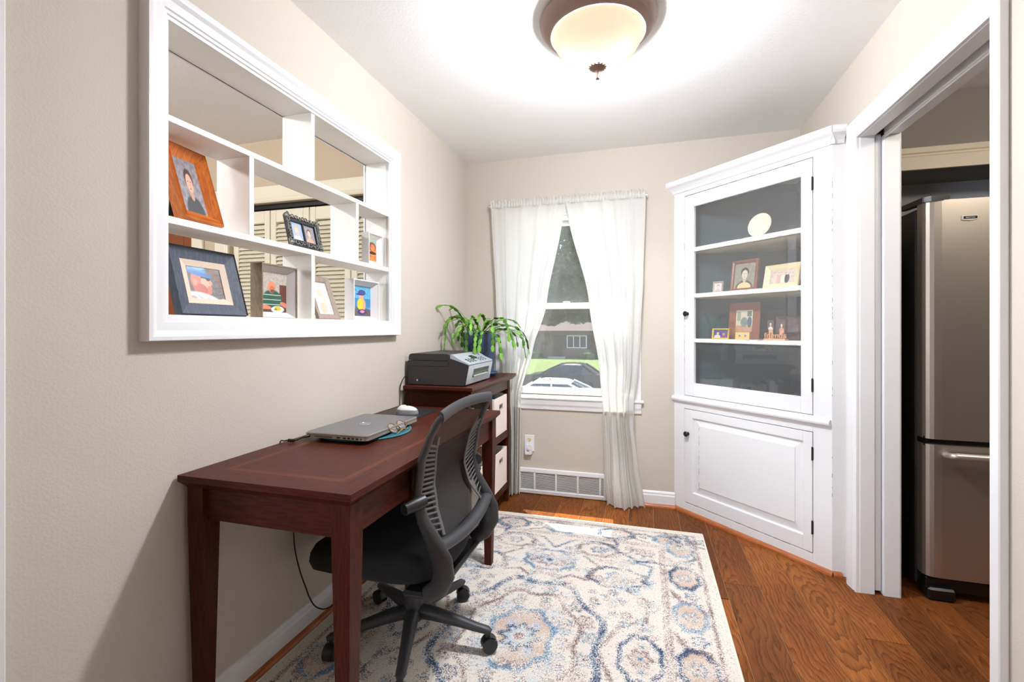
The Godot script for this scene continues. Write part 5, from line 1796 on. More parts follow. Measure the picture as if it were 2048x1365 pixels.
func box_frame(label: String, at: Vector3, turn: float, w: float, h: float, depth: float, m: Material, inner: Material, art: Material, recess: float, group := "") -> Node3D:
	var t := thing("picture_frame", label, "picture frame", at + Vector3(0, 0.0004, 0), group)
	t.rotation.y = turn
	var e := 0.006
	lpart(t, "frame", g().moulding([[0, -depth], [0, -0.001], [0.001, 0.0], [e - 0.001, 0.0], [e, -0.001], [e, -depth]], -w / 2 + e, e, w / 2 - e, h - e, Vector3.ZERO, Vector3.RIGHT, Vector3.UP, Vector3.BACK), m)
	# splayed inner mat
	var k := 0.020
	lpart(t, "mat_board", g().moulding([[-k, -recess], [0.0005, -0.003]], -w / 2 + e, e, w / 2 - e, h - e, Vector3.ZERO, Vector3.RIGHT, Vector3.UP, Vector3.BACK), inner)
	lpart(t, "backing", g().bb(-w / 2 + 0.001, w / 2 - 0.001, 0.001, h - 0.001, -depth - 0.001, -depth + 0.002), m)
	lpart(t, "print", sheet(w - 2 * e - 2 * k + 0.002, h - 2 * e - 2 * k + 0.002, 0, h / 2, -recess + 0.0002), art)
	return t

# ---------------------------------------------------------------- things in the corner cabinet
func build_cabinet_contents() -> void:
	var base := Vector3(0.183, 0, -3.199)
	var es := Vector3(0.70711, 0, 0.70711)
	var en := Vector3(-0.70711, 0, 0.70711)
	var at := func(s: float, y: float, d: float) -> Vector3: return base + es * s + en * -d + Vector3(0, y, 0)
	var T := -PI / 4
	var black := mat(rgb(40, 32, 28), 0.8)
	var grp := "keepsakes behind the cabinet glass"
	var y1 := 1.677
	var y2 := 1.386
	var y3 := 1.107
	# plate on a stand
	var pt := thing("cream_plate", "round cream plate standing on the top cabinet shelf", "plate", at.call(0.535, y1, 0.075), grp)
	pt.rotation.y = T
	var tilt := Basis(Vector3.RIGHT, PI / 2 - 0.2)
	lpart(pt, "plate", g().lathe([[0.0, 0.002], [0.050, 0.002], [0.056, 0.004], [0.068, 0.007], [0.069, 0.005], [0.056, 0.0], [0.0, -0.002]], Vector3(0, 0.076, -0.014), 40, tilt), mat(rgb(236, 228, 204), 0.45))
	for s in [-1, 1]:
		lpart(pt, "stand", g().tube([Vector3(s * 0.022, 0.018, 0.008), Vector3(s * 0.022, 0.003, 0.004), Vector3(s * 0.020, 0.003, -0.040), Vector3(s * 0.014, 0.06, -0.032)], 0.002, 6), M["iron"])
	# middle shelf
	var silver := mat(rgb(176, 170, 160), 0.4, 0.5)
	var im := portrait(301, rgb(206, 200, 192), rgb(226, 220, 214), rgb(120, 100, 90), rgb(228, 206, 192), rgb(190, 180, 176))
	var f := make_frame("tiny silver beaded frame at the left of the middle cabinet shelf", at.call(0.285, y2, 0.055), T, 0.12, 0.072, 0.072, [[0, 0.0], [0, 0.004], [0.004, 0.007], [0.010, 0.007], [0.012, 0.004], [0.012, 0.0]], silver, print_of(im), 0.003, black, true, grp)
	for k in 28:
		var a := k / 28.0 * 4.0
		var e := fposmod(a, 1.0)
		var p := Vector3(lerpf(-0.034, 0.034, e), 0.002, 0) if a < 1 else (Vector3(0.034, lerpf(0, 0.07, e), 0) if a < 2 else (Vector3(lerpf(0.034, -0.034, e), 0.070, 0) if a < 3 else Vector3(-0.034, lerpf(0.07, 0, e), 0)))
		lpart(f, "bead", g().lathe([[0.0, 0.003], [0.003, 0.0], [0.0, -0.003]], p, 6), silver)
	var brown := grained(rgb(96, 48, 26), rgb(136, 74, 42), 0.35, 16.0)
	im = portrait(302, rgb(126, 124, 112), rgb(150, 146, 132), rgb(40, 34, 32), rgb(206, 196, 170), rgb(60, 54, 50), 1.1)
	oval(im, 0.5, 0.98, 0.36, 0.24, rgb(214, 196, 150))
	make_frame("brown wooden upright portrait frame on the middle cabinet shelf", at.call(0.436, y2, 0.075), T, 0.14, 0.168, 0.186, [[0, 0.0], [0, 0.006], [0.004, 0.010], [0.012, 0.014], [0.018, 0.013], [0.020, 0.009], [0.020, 0.0]], brown, print_of(im), 0.004, black, true, grp)
	var cream := mat(rgb(222, 206, 164), 0.45)
	im = paper(128, 88, rgb(180, 164, 150), rgb(210, 196, 180), 303)
	for k in 4:
		oval(im, 0.22 + 0.16 * k, 0.66, 0.10, 0.36, [rgb(216, 192, 180), rgb(196, 160, 152), rgb(224, 206, 196), rgb(52, 50, 54)][k])
		oval(im, 0.22 + 0.16 * k, 0.32, 0.045, 0.09, rgb(226, 186, 160))
	make_frame("cream landscape frame with a wedding group on the middle cabinet shelf", at.call(0.648, y2, 0.080), T - 0.10, 0.20, 0.205, 0.136, [[0, 0.0], [0, 0.005], [0.010, 0.010], [0.020, 0.013], [0.026, 0.016], [0.030, 0.013], [0.030, 0.0]], cream, print_of(im), 0.004, black, true, grp)
	im = portrait(304, rgb(70, 84, 70), rgb(110, 120, 100), rgb(60, 40, 30), rgb(216, 160, 130), rgb(160, 110, 90))
	make_frame("gold edged frame turned sideways at the hinge end of the middle cabinet shelf", at.call(0.812, y2, 0.105), T - 0.75, 0.22, 0.13, 0.165, [[0, 0.0], [0, 0.004], [0.008, 0.010], [0.012, 0.010], [0.014, 0.0]], mat(rgb(160, 120, 60), 0.4, 0.5), print_of(im), 0.003, black, false, grp)
	# lower shelf
	var rust := grained(rgb(118, 60, 40), rgb(146, 84, 58), 0.7, 20.0)
	im = paper(104, 140, rgb(196, 196, 168), rgb(214, 210, 184), 305)
	rect(im, 0.0, 0.72, 1.0, 1.0, rgb(196, 150, 118))
	oval(im, 0.5, 0.30, 0.14, 0.10, rgb(226, 196, 160))
	oval(im, 0.5, 0.55, 0.22, 0.24, rgb(120, 136, 128))
	oval(im, 0.82, 0.55, 0.14, 0.26, rgb(70, 100, 116))
	rect(im, 0.08, 0.08, 0.3, 0.5, rgb(150, 158, 140))
	rect(im, 0.68, 0.06, 0.94, 0.3, rgb(96, 110, 112))
	make_frame("rust brown wide-matted frame with a small painted scene on the lower cabinet shelf", at.call(0.415, y3, 0.110), T, 0.10, 0.196, 0.218, [[0, 0.0], [0, 0.004], [0.043, 0.006], [0.045, 0.005], [0.045, 0.0]], rust, print_of(im), 0.0035, black, true, grp)
	var yellow := mat(rgb(236, 190, 40), 0.4)
	im = paper(112, 64, rgb(44, 50, 110), rgb(70, 80, 150), 306)
	oval(im, 0.3, 0.45, 0.10, 0.18, rgb(226, 170, 140))
	oval(im, 0.7, 0.55, 0.10, 0.18, rgb(216, 120, 110))
	oval(im, 0.28, 0.85, 0.24, 0.26, rgb(210, 210, 216))
	oval(im, 0.72, 0.92, 0.22, 0.22, rgb(110, 60, 120))
	make_frame("small yellow rounded frame with a blue photo on the lower cabinet shelf", at.call(0.306, y3, 0.050), T, 0.12, 0.114, 0.064, [[0, 0.0], [0, 0.004], [0.003, 0.008], [0.007, 0.008], [0.008, 0.004], [0.008, 0.0]], yellow, print_of(im), 0.003, black, true, grp)
	im = paper(112, 56, rgb(226, 186, 96), rgb(240, 206, 120), 307)
	for s in [0.28, 0.72]:
		oval(im, s, 0.42, 0.15, 0.28, rgb(206, 190, 180), 0)
		oval(im, s, 0.60, 0.10, 0.26, rgb(196, 170, 170), 0)
		oval(im, s, 0.48, 0.06, 0.14, rgb(120, 90, 100), 0)
	make_frame("little gold double frame with two heart shaped openings", at.call(0.455, y3, 0.045), T, 0.10, 0.088, 0.044, [[0, 0.0], [0, 0.004], [0.003, 0.005], [0.004, 0.0]], mat(rgb(226, 190, 110), 0.45), print_of(im), 0.003, black, true, grp)
	# wooden word with two clipped photos
	var ft := thing("word_photo_holder", "carved wooden friends word block holding two small photos", "photo holder", at.call(0.645, y3, 0.055), grp)
	ft.rotation.y = T
	var wood := grained(rgb(186, 128, 84), rgb(222, 170, 124), 0.6, 20.0)
	lpart(ft, "block", g().bb(-0.060, 0.060, 0.0, 0.010, -0.018, 0.014, 0.002), wood)
	var tm := TextMesh.new()
	tm.text = "friends"
	tm.font_size = 32
	tm.pixel_size = 0.00112
	tm.depth = 0.012
	tm.curve_step = 1.0
	inst(ft, "lettering", tm, wood, Transform3D(Basis(), Vector3(0, 0.027, 0.0)))
	for s in [-1, 1]:
		im = portrait(310 + s, rgb(60, 52, 56), rgb(100, 90, 90), rgb(50, 36, 30), rgb(226, 186, 166), rgb(220, 214, 210) if s < 0 else rgb(200, 130, 120))
		var pm := print_of(im)
		lpart(ft, "photo", sheet(0.036, 0.05, s * 0.030, 0.085 if s < 0 else 0.078, -0.004), pm)
		lpart(ft, "photo_clip", g().bb(s * 0.030 - 0.012, s * 0.030 + 0.012, 0.010, 0.062, -0.009, -0.005, 0.001), wood)
	im = paper(64, 80, rgb(60, 44, 42), rgb(84, 62, 56), 312)
	make_frame("dark brown frame standing behind the wooden friends word", at.call(0.665, y3, 0.125), T, 0.10, 0.135, 0.130, [[0, 0.0], [0, 0.005], [0.012, 0.010], [0.014, 0.0]], mat(rgb(70, 44, 38), 0.5), print_of(im), 0.003, black, true, grp)
	im = portrait(313, rgb(180, 170, 176), rgb(206, 196, 200), rgb(60, 50, 46), rgb(226, 190, 170), rgb(90, 80, 90))
	make_frame("red brown frame leaning at the hinge end of the lower cabinet shelf", at.call(0.765, y3, 0.135), T - 0.7, 0.26, 0.16, 0.205, [[0, 0.0], [0, 0.005], [0.020, 0.012], [0.022, 0.0]], mat(rgb(146, 62, 40), 0.45), print_of(im), 0.003, black, false, grp)
	im = portrait(314, rgb(206, 200, 206), rgb(226, 220, 222), rgb(70, 56, 50), rgb(230, 196, 176), rgb(220, 200, 206))
	make_frame("narrow gold frame with a pale photo in front of the red brown frame", at.call(0.800, y3, 0.070), T - 0.7, 0.22, 0.085, 0.125, [[0, 0.0], [0, 0.004], [0.005, 0.008], [0.007, 0.0]], mat(rgb(186, 150, 80), 0.35, 0.6), print_of(im), 0.003, black, false, grp)

# ---------------------------------------------------------------- on the desk
func rounded(x0: float, x1: float, y0: float, y1: float, r: float, n := 5) -> Array:
	var out := []
	for c in [[x1 - r, y1 - r, 0], [x0 + r, y1 - r, 1], [x0 + r, y0 + r, 2], [x1 - r, y0 + r, 3]]:
		for k in n + 1:
			var a: float = (c[2] + float(k) / n) * PI / 2
			out.append([c[0] + cos(a) * r, c[1] + sin(a) * r])
	return out

func build_desk_things() -> void:
	# round teal placemat
	var yt := 0.7603
	var mt := thing("placemat", "round teal woven placemat under the laptop", "placemat", Vector3(-1.07, yt, -1.615))
	lpart(mt, "disc", g().lathe([[0.0, 0.0045], [0.172, 0.0045], [0.174, 0.003], [0.174, 0.0]], Vector3.ZERO, 64), M["teal"])
	lpart(mt, "rim", g().tube(range(65).map(func(k): return Vector3(cos(TAU * k / 64.0) * 0.174, 0.0032, sin(TAU * k / 64.0) * 0.174)), 0.0031, 8, Vector3.UP, false), mat(rgb(52, 126, 136), 0.9))
	# laptop, closed; its front edge faces the room
	var lb := Vector3(-1.066, yt + 0.0048, -1.605)
	var lp := thing("laptop", "closed grey laptop with silver edges on the placemat", "laptop", lb)
	lp.rotation.y = 0.0
	var hx := 0.132
	var hz := 0.190
	var deck := rounded(-hx, hx, -hz, hz, 0.016)
	lpart(lp, "underside", g().taper(Vector3(0, 0.003, 0), Vector2(hx * 2 - 0.04, hz * 2 - 0.05), Vector3(0, 0.010, 0), Vector2(hx * 2 - 0.008, hz * 2 - 0.008)), M["black_plastic"])
	for s in [[-1, -1], [1, -1], [-1, 1], [1, 1]]:
		lpart(lp, "foot", g().bb(s[0] * 0.09 - 0.012, s[0] * 0.09 + 0.012, 0.0, 0.003, s[1] * 0.13 - 0.006, s[1] * 0.13 + 0.006), M["rubber"])
	var bd := lpart(lp, "base", g().prism(deck, Vector3(0, 0.0095, 0), Vector3.RIGHT, Vector3.BACK, Vector3.UP, 0.0105), M["aluminium"])
	lpart(lp, "seam", g().prism(rounded(-hx + 0.003, hx - 0.003, -hz + 0.003, hz - 0.003, 0.014), Vector3(0, 0.0198, 0), Vector3.RIGHT, Vector3.BACK, Vector3.UP, 0.0022), M["rubber"])
	var lid := lpart(lp, "lid", g().prism(deck, Vector3(0, 0.0218, 0), Vector3.RIGHT, Vector3.BACK, Vector3.UP, 0.0055), M["aluminium"])
	lpart(lid, "lid_panel", g().prism(rounded(-hx + 0.005, hx - 0.007, -hz + 0.005, hz - 0.005, 0.012), Vector3(0, 0.0270, 0), Vector3.RIGHT, Vector3.BACK, Vector3.UP, 0.0009), M["lid_grey"])
	var chrome := mat(rgb(214, 214, 216), 0.25, 0.7)
	lpart(lid, "logo_ring", g().tube(range(41).map(func(k): return Vector3(cos(TAU * k / 40.0) * 0.021, 0.0281, sin(TAU * k / 40.0) * 0.021)), [Vector2(0.0012, 0.0005)].map(func(q): return q) if false else 0.0010, 6, Vector3.UP, false), chrome)
	var tm := TextMesh.new()
	tm.text = "DELL"
	tm.font_size = 32
	tm.pixel_size = 0.00040
	tm.depth = 0.0005
	inst(lid, "logo_lettering", tm, chrome, Transform3D(Basis(Vector3(0, 0, 1), Vector3(1, 0, 0), Vector3(0, 1, 0)), Vector3(0, 0.0282, 0)))
	# ports and vent on the near end
	for k in 22:
		lpart(bd, "vent_slot", g().bb(-0.088 + k * 0.0036, -0.0862 + k * 0.0036, 0.012, 0.0178, hz - 0.001, hz + 0.0004), M["rubber"])
	for q in [[0.008, 0.022], [0.034, 0.046], [0.052, 0.063], [0.069, 0.080], [0.086, 0.097], [0.105, 0.110]]:
		lpart(bd, "port", g().bb(q[0], q[1], 0.0125, 0.0175, hz - 0.001, hz + 0.0004), M["rubber"])
	# spectacles leaning on the laptop's front edge
	var gl := thing("eyeglasses", "round tortoiseshell eyeglasses resting against the laptop's front edge", "eyeglasses", Vector3(-0.918, yt + 0.005, -1.62))
	var tort := mat(rgb(120, 74, 52), 0.25)
	var up := Vector3(-0.62, 0.785, 0).normalized()
	var ac := Vector3(0, 0, 1)
	for s in [-1, 1]:
		var c: Vector3 = up * 0.026 + ac * s * 0.033
		var ring := range(29).map(func(k): return c + ac * cos(TAU * k / 28.0) * 0.0245 + up * sin(TAU * k / 28.0) * 0.0215)
		var rim := lpart(gl, "rim", g().tube(ring, 0.0018, 6, Vector3.ZERO, false), tort)
		var disc := g()
		disc.face(ring.slice(0, 28), Vector3(0.78, 0.62, 0))
		lpart(rim, "lens", disc, M["lens"])
		lpart(gl, "nose_pad", g().lathe([[0.0, 0.003], [0.003, 0.0], [0.0, -0.003]], up * 0.020 + ac * s * 0.010 + Vector3(0.004, 0.003, 0), 8), mat(rgb(220, 200, 180), 0.3))
		lpart(gl, "temple", g().tube([up * 0.034 + ac * s * 0.0575, up * 0.034 + ac * s * 0.060 + Vector3(0.004, 0.002, 0), up * 0.020 + ac * s * 0.052 + Vector3(0.014, 0.004, 0), Vector3(0.012, 0.008, -s * 0.03), Vector3(0.016, 0.004, -s * 0.055)], 0.0014, 6), M["brass"])
	lpart(gl, "bridge", g().tube([up * 0.032 - ac * 0.0095, up * 0.037, up * 0.032 + ac * 0.0095], 0.0014, 6), M["brass"])
	# dark pad and the mouse
	var pd := single("mouse_pad", g().prism(rounded(-1.215, -0.992, -2.125, -1.885, 0.012), Vector3(0, yt, 0), Vector3.RIGHT, Vector3.BACK, Vector3.UP, 0.006), mat(rgb(34, 34, 38), 0.45), "thin black mouse pad behind the laptop", "mouse pad")
	var mo := thing("computer_mouse", "white and grey computer mouse on the black pad", "mouse", Vector3(-1.085, yt + 0.0062, -1.975))
	mo.rotation.y = 0.35
	var rows := []
	for i in 9:
		var v := i / 8.0
		var row := []
		for k in 28:
			var a := TAU * k / 28.0
			var sc := cos(v * PI / 2 * 0.98)
			var ex := signf(cos(a)) * pow(absf(cos(a)), 0.8) * 0.052
			var ez := signf(sin(a)) * pow(absf(sin(a)), 0.8) * 0.031
			row.append(Vector3(ex * pow(sc, 0.55), 0.0365 * sin(v * PI / 2) * (1.0 - 0.14 * cos(a)), ez * pow(sc, 0.5)))
		rows.append(row)
	lpart(mo, "shell", g().grid(rows, true, false), mat(rgb(220, 220, 216), 0.3))
	var grip := []
	for i in 4:
		var row := []
		for k in 28:
			var q: Vector3 = rows[i][k]
			row.append(Vector3(q.x * 1.02, q.y, q.z * 1.03))
		grip.append(row)
	lpart(mo, "grip_band", g().grid(grip, true, false), mat(rgb(126, 128, 130), 0.45))
	lpart(mo, "scroll_wheel", g().lathe([[0.0, 0.003], [0.006, 0.003], [0.006, -0.003], [0.0, -0.003]], Vector3(-0.026, 0.0305, 0), 12, Basis(Vector3.RIGHT, PI / 2)), M["rubber"])
	lpart(mo, "button_seam", g().tube([Vector3(-0.046, 0.0225, 0), Vector3(-0.034, 0.031, 0), Vector3(-0.018, 0.0365, 0), Vector3(0.0, 0.0374, 0)], 0.0007, 5), M["rubber"])

# ---------------------------------------------------------------- printer
func build_printer() -> void:
	var b := Vector3(-1.238, 0.8655, -2.262)
	var t := thing("printer", "charcoal inkjet printer with silver front on the bookcase", "printer", b)
	# own axes: x from back to front (towards the room), z negative along its width
	var W := 0.395
	var ch: Material = M["charcoal"]
	for q in [[0.03, -0.03], [0.31, -0.03], [0.03, -W + 0.03], [0.31, -W + 0.03]]:
		lpart(t, "foot", g().bb(q[0] - 0.012, q[0] + 0.012, 0, 0.005, q[1] - 0.012, q[1] + 0.012), M["rubber"])
	lpart(t, "body", g().prism([[0.0, 0.004], [0.325, 0.004], [0.335, 0.02], [0.347, 0.075], [0.350, 0.112], [0.245, 0.146], [0.235, 0.132], [0.0, 0.132]], Vector3.ZERO, Vector3.RIGHT, Vector3.UP, Vector3.FORWARD, W), ch)
	lpart(t, "scanner_lid", g().prism([[0.002, 0.1345], [0.236, 0.1345], [0.246, 0.150], [0.238, 0.166], [0.225, 0.170], [0.02, 0.170], [0.006, 0.164], [0.002, 0.152]], Vector3(0, 0, -0.004), Vector3.RIGHT, Vector3.UP, Vector3.FORWARD, W - 0.008), ch)
	lpart(t, "lid_trim", g().tube([Vector3(0.004, 0.104, 0.0005), Vector3(0.236, 0.104, 0.0005), Vector3(0.243, 0.128, 0.0005)], 0.001, 5), M["rubber"])
	# sloping silver control panel
	var sv: Material = M["silver_plastic"]
	var n := Vector3(0.31, 0.95, 0).normalized()
	var a := Vector3(0.248, 0.1465, 0)
	var bdir := (Vector3(0.352, 0.113, 0) - a).normalized()
	var pan := lpart(t, "control_panel", g().prism([[0.0, 0.0], [0.110, 0.0], [0.108, 0.006], [0.06, 0.010], [0.004, 0.022], [-0.006, 0.020]], a + Vector3(0, 0, -0.002), bdir, n, Vector3.FORWARD, W - 0.004), sv)
	lpart(pan, "display", g().box(a + bdir * 0.045 + n * 0.0155 + Vector3(0, 0, -0.20), Vector3(0.045, 0.002, 0.06), 0.0008, Basis(bdir, n, bdir.cross(n))), M["gloss_black"])
	for i in 3:
		for k in 7:
			if k in [3]:
				continue
			lpart(pan, "button", g().box(a + bdir * (0.062 + i * 0.014) + n * (0.0110 - i * 0.0012) + Vector3(0, 0, -0.07 - k * 0.040), Vector3(0.009, 0.003, 0.018 if k < 3 else 0.012), 0.001, Basis(bdir, n, bdir.cross(n))), M["frame_plastic"] if (i + k) % 3 else M["car_glass"])
	# silver front bezel, paper slot, tray
	var fr := g()
	var fp := func(y0: float, y1: float, z0: float, z1: float, dx: float) -> void:
		var xa := 0.331 + (y0 - 0.02) * 0.2
		var xb := 0.331 + (y1 - 0.02) * 0.2
		fr.face([Vector3(xa + dx, y0, z0), Vector3(xb + dx, y1, z0), Vector3(xb + dx, y1, z1), Vector3(xa + dx, y0, z1)], Vector3(1, -0.1, 0))
	fp.call(0.008, 0.110, -0.002, -0.085, 0.006)
	fp.call(0.086, 0.110, -0.085, -W + 0.055, 0.006)
	fp.call(0.008, 0.110, -W + 0.055, -W + 0.002, 0.006)
	fp.call(0.008, 0.045, -0.085, -W + 0.055, 0.006)
	lpart(t, "front_bezel", fr, sv)
	lpart(t, "paper_slot", g().bb(0.31, 0.3455, 0.042, 0.090, -0.083, -W + 0.053), M["gloss_black"])
	var tr := lpart(t, "output_tray", g().bb(0.26, 0.349, 0.045, 0.050, -0.095, -W + 0.065, 0.001), sv)
	lpart(tr, "printed_sheet", g().bb(0.22, 0.346, 0.0505, 0.0515, -0.11, -W + 0.085), M["white_plain"])
	lpart(t, "side_port", g().bb(0.052, 0.060, 0.022, 0.032, -0.0004, 0.0006), M["silver_plastic"])
	lpart(t, "side_port", g().bb(0.066, 0.076, 0.022, 0.032, -0.0004, 0.0004), M["rubber"])

# ---------------------------------------------------------------- plant
func build_plant() -> void:
	var c := Vector3(-1.040, 0.8655, -2.850)
	var t := thing("potted_cactus", "trailing green Christmas cactus in a tall blue ribbed pot", "plant", c)
	var blue := mat(rgb(56, 72, 100), 0.45)
	lpart(t, "saucer", g().lathe([[0.0, 0.001], [0.105, 0.001], [0.122, 0.020], [0.126, 0.021], [0.122, 0.024], [0.105, 0.008], [0.0, 0.007]], Vector3.ZERO, 48), mat(rgb(70, 110, 160), 0.3))
	# ribbed pot: wavy wall
	var rows := []
	for i in 40:
		var y := 0.008 + 0.268 * i / 39.0
		var row := []
		for k in 160:
			var a := TAU * k / 160.0
			var r := 0.093 + 0.012 * (y / 0.276) + 0.0016 * signf(sin(a * 40.0)) * (1.0 if fposmod(y, 0.022) < 0.018 else -1.0)
			row.append(Vector3(cos(a) * r, y, sin(a) * r))
		rows.append(row)
	lpart(t, "pot", g().grid(rows, true, false), blue)
	lpart(t, "pot_rim", g().lathe([[0.104, 0.270], [0.108, 0.276], [0.104, 0.281], [0.098, 0.277], [0.097, 0.235]], Vector3.ZERO, 48), blue)
	lpart(t, "soil", g().lathe([[0.0, 0.255], [0.098, 0.25]], Vector3.ZERO, 32), mat(rgb(58, 44, 34), 0.95))
	# flat jointed pads
	var pad := g()
	var pr := []
	for i in 9:
		var v := i / 8.0
		var w := 0.0122 * pow(sin(PI * clampf(0.06 + v * 0.88, 0, 1)), 0.55) * (1.0 + 0.16 * sin(v * 19.0))
		var row := []
		for k in 8:
			var a := TAU * k / 8.0
			row.append(Vector3(cos(a) * w, v * 0.038, sin(a) * 0.0018 * (1.0 if v > 0.02 and v < 0.98 else 0.4)))
		pr.append(row)
	pad.grid(pr, true, false)
	var pm := pad.mesh()
	var greens := []
	for q in [rgb(96, 150, 42), rgb(74, 126, 34), rgb(118, 172, 56), rgb(64, 110, 40)]:
		var m := mat(q, 0.38)
		m.backlight_enabled = true
		m.backlight = Color(0.34, 0.42, 0.10)
		greens.append(m)
	var r := RandomNumberGenerator.new()
	r.seed = 1234
	for s in 33:
		var az := TAU * s / 33.0 + r.randf_range(-0.12, 0.12)
		var d := Vector3(cos(az), 0, sin(az))
		var n := 7 + r.randi() % 5
		# keep clear of the wall and the window
		var reach := 1.0
		if d.x < -0.2:
			reach = 0.62
		if d.z < -0.2:
			reach = minf(reach, 0.72)
		if d.x > 0.2:
			reach = 1.3
		var el := deg_to_rad(r.randf_range(24, 74))
		var p := Vector3(d.x * 0.05, 0.262, d.z * 0.05) + Vector3(r.randf_range(-0.03, 0.03), 0, r.randf_range(-0.03, 0.03))
		var st := Node3D.new()
		st.name = "stem"
		t.add_child(st, true)
		var drop := deg_to_rad(r.randf_range(9, 19))
		var swing := r.randf_range(-0.10, 0.10)
		for k in n:
			var dir := (d.rotated(Vector3.UP, swing * k) * cos(el) * reach + Vector3(0, sin(el), 0)).normalized()
			var side := dir.cross(Vector3.UP).normalized()
			side = side.rotated(dir, r.randf_range(-0.8, 0.8))
			var ln := r.randf_range(0.95, 1.2) * (1.15 if k < 2 else 1.0)
			var wd := r.randf_range(0.9, 1.15) * (0.55 if k < 2 else 1.0)
			var bs := Basis(side * wd, dir * ln, side.cross(dir).normalized())
			inst(st, "pad", pm, greens[(s + k + r.randi() % 2) % 4] if k > 0 else greens[3], Transform3D(bs, p))
			if k >= 1 and k == n / 2 and s % 3 == 0:
				# a side shoot
				var d2 := dir.rotated(Vector3.UP, 0.7)
				inst(st, "pad", pm, greens[2], Transform3D(Basis(side, d2, side.cross(d2).normalized()).orthonormalized(), p + dir * 0.030 * ln))
			p += dir * 0.0365 * ln
			el -= drop * (1.0 + 0.10 * k)
			el = maxf(el, -1.45)
			var wp := c + p
			if wp.x < XL + 0.03 or wp.z < ZB + 0.13 or p.y < 0.012:
				break
			if p.y < 0.19 and wp.z > -2.69 and wp.x < -0.86:
				break

# ---------------------------------------------------------------- vent, outlet
func build_wall_fittings() -> void:
	var v := thing("wall_register", "white slotted heating register low on the wall under the window", "vent", Vector3(-0.555, 0.003, ZB))
	var w: Material = M["white_plain"]
	var x0 := -0.880
	var x1 := -0.236
	part(v, "flange", g().moulding([[0.0, -0.0], [0.0, 0.014], [0.004, 0.018], [0.026, 0.016], [0.030, 0.010], [0.030, 0.0]], x0 + 0.03, 0.033, x1 - 0.03, 0.152, Vector3(0, 0, ZB), Vector3.RIGHT, Vector3.UP, Vector3.BACK), w)
	# sheet-metal duct boot set into the wall
	var dz := ZB - 0.135
	var dm := mat(rgb(104, 102, 100), 0.5, 0.6)
	var db := g()
	db.bb(x0 + 0.0285, x1 - 0.0285, 0.0335, 0.0345, dz, ZB)
	db.bb(x0 + 0.0285, x1 - 0.0285, 0.1505, 0.1515, dz, ZB)
	db.bb(x0 + 0.0285, x0 + 0.0295, 0.0345, 0.1505, dz, ZB)
	db.bb(x1 - 0.0295, x1 - 0.0285, 0.0345, 0.1505, dz, ZB)
	db.bb(x0 + 0.0285, x1 - 0.0285, 0.0345, 0.1505, dz, dz + 0.001)
	part(v, "duct_boot", db, dm)
	for x in [-0.747, -0.594, -0.442, -0.290]:
		part(v, "bar", g().bb(x - 0.006, x + 0.006, 0.033, 0.152, ZB + 0.003, ZB + 0.017, 0.001), w)
	var f := g()
	for k in 15:
		var y := 0.0375 + k * 0.0078
		f.box(Vector3((x0 + x1) / 2, y, ZB + 0.009), Vector3(x1 - x0 - 0.06, 0.0026, 0.006), 0.0, Basis())
	stuff(part(v, "fins", f, w))
	var o := thing("wall_outlet", "white wall outlet plate with an ivory socket under the window", "outlet", Vector3(-0.787, 0.301, ZB))
	part(o, "plate", g().bb(-0.822, -0.752, 0.300, 0.415, ZB, ZB + 0.005, 0.002), w)
	for yy in [0.382, 0.333]:
		var s := part(o, "socket", g().lathe([[0.0, 0.007], [0.015, 0.007], [0.0165, 0.005], [0.0165, 0.0]], Vector3(-0.787, yy, ZB), 20, Basis(Vector3.RIGHT, PI / 2)), mat(rgb(232, 214, 176), 0.4))
		for e in [-1, 1]:
			lpart(s, "slot", g().bb(-0.787 + e * 0.006 - 0.001, -0.787 + e * 0.006 + 0.001, yy, yy + 0.008, ZB + 0.0065, ZB + 0.0074), M["rubber"])
		lpart(s, "ground_hole", g().bb(-0.7895, -0.7845, yy - 0.009, yy - 0.005, ZB + 0.0065, ZB + 0.0074), M["rubber"])
	var n := thing("night_light", "small white plug-in night light in the lower socket", "night light", Vector3(-0.787, 0.283, ZB + 0.0075))
	part(n, "housing", g().prism(rounded(-0.812, -0.764, 0.283, 0.352, 0.008), Vector3(0, 0, ZB + 0.0077), Vector3.RIGHT, Vector3.UP, Vector3.BACK, 0.026), w)
	part(n, "lens_cover", g().lathe([[0.0, 0.008], [0.009, 0.007], [0.014, 0.002], [0.014, 0.0]], Vector3(-0.788, 0.322, ZB + 0.0336), 20, Basis(Vector3.RIGHT, PI / 2)), mat(rgb(206, 208, 216), 0.3))

func smooth_path(pts: Array, n := 6) -> Array:
	var c := Curve3D.new()
	for k in pts.size():
		var tan_: Vector3 = (pts[mini(k + 1, pts.size() - 1)] - pts[maxi(k - 1, 0)]) / 6.0
		c.add_point(pts[k], -tan_, tan_)
	var out := []
	var total := (pts.size() - 1) * n
	for k in total + 1:
		var q := float(k) / n
		out.append(c.sample(mini(int(q), pts.size() - 2), q - mini(int(q), pts.size() - 2)))
	return out

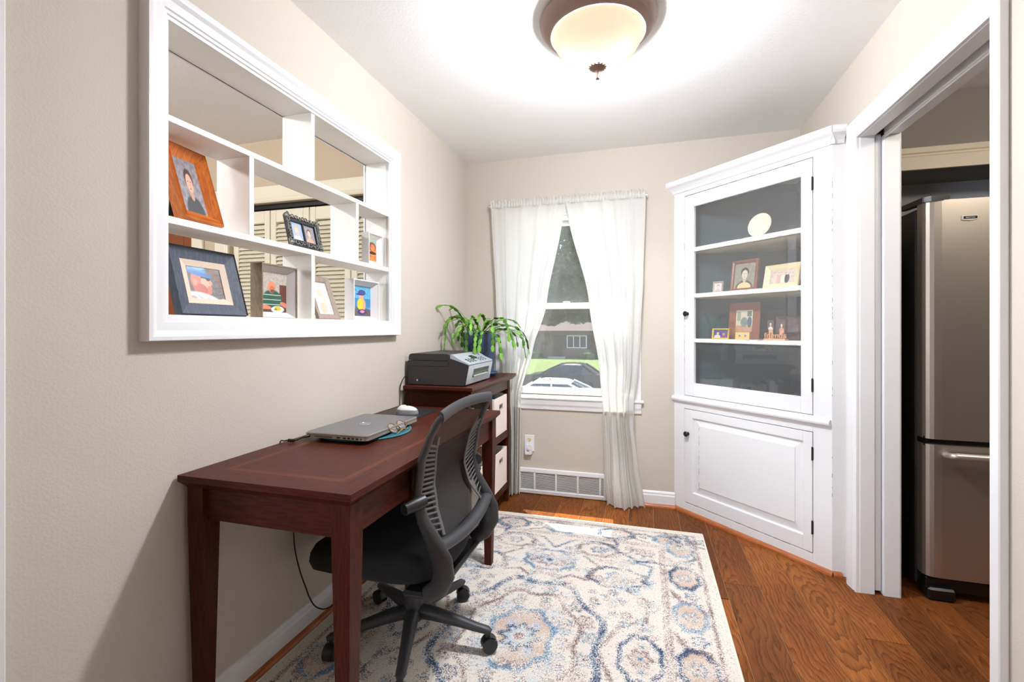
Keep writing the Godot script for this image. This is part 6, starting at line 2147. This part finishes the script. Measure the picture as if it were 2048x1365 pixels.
func build_cords() -> void:
	var yt := 0.7603
	var t := thing("laptop_charger_cord", "black charger cord plugged into the laptop, running to the wall", "cord", Vector3(-1.18, yt, -1.42))
	var pts := [Vector3(-1.176, yt + 0.0195, -1.414), Vector3(-1.186, yt + 0.017, -1.395), Vector3(-1.212, yt + 0.006, -1.385), Vector3(-1.232, yt + 0.008, -1.378), Vector3(-1.246, yt + 0.006, -1.372), Vector3(-1.2595, yt - 0.002, -1.366), Vector3(-1.2605, yt - 0.10, -1.362), Vector3(-1.2605, 0.62, -1.36)]
	part(t, "cable", g().tube(smooth_path(pts), 0.0022, 7), M["cord"])
	part(t, "plug", g().tube([Vector3(-1.176, yt + 0.0195, -1.4148), Vector3(-1.1765, yt + 0.0195, -1.403), Vector3(-1.186, yt + 0.017, -1.393)], [0.005, 0.0045, 0.003], 10), M["cord"])
	part(t, "ferrite_bead", g().tube([Vector3(-1.214, yt + 0.0064, -1.3845), Vector3(-1.234, yt + 0.0078, -1.3775)], 0.0058, 12), M["cord"])
	single("hanging_cord", g().tube(smooth_path(cord_points()), 0.0026, 7), M["cord"], "thin black cord looping down the wall under the desk", "cord")
	single("power_cord", g().tube(smooth_path([Vector3(-1.232, 0.905, -2.2555), Vector3(-1.240, 0.915, -2.2445), Vector3(-1.252, 0.905, -2.2415), Vector3(-1.256, 0.86, -2.2115), Vector3(-1.258, 0.79, -2.2115), Vector3(-1.259, 0.60, -2.214), Vector3(-1.259, 0.35, -2.218)]), 0.0024, 7), M["cord"], "black printer cord dropping behind the bookcase corner", "cord")

func cord_points() -> Array:
	return [Vector3(-1.232, 0.655, -1.375), Vector3(-1.230, 0.56, -1.385), Vector3(-1.226, 0.449, -1.394), Vector3(-1.225, 0.364, -1.401), Vector3(-1.224, 0.269, -1.427), Vector3(-1.224, 0.191, -1.458), Vector3(-1.223, 0.150, -1.474), Vector3(-1.222, 0.102, -1.502), Vector3(-1.222, 0.060, -1.551), Vector3(-1.221, 0.044, -1.602), Vector3(-1.219, 0.036, -1.66), Vector3(-1.216, 0.030, -1.78), Vector3(-1.214, 0.030, -1.90), Vector3(-1.218, 0.034, -2.04)]
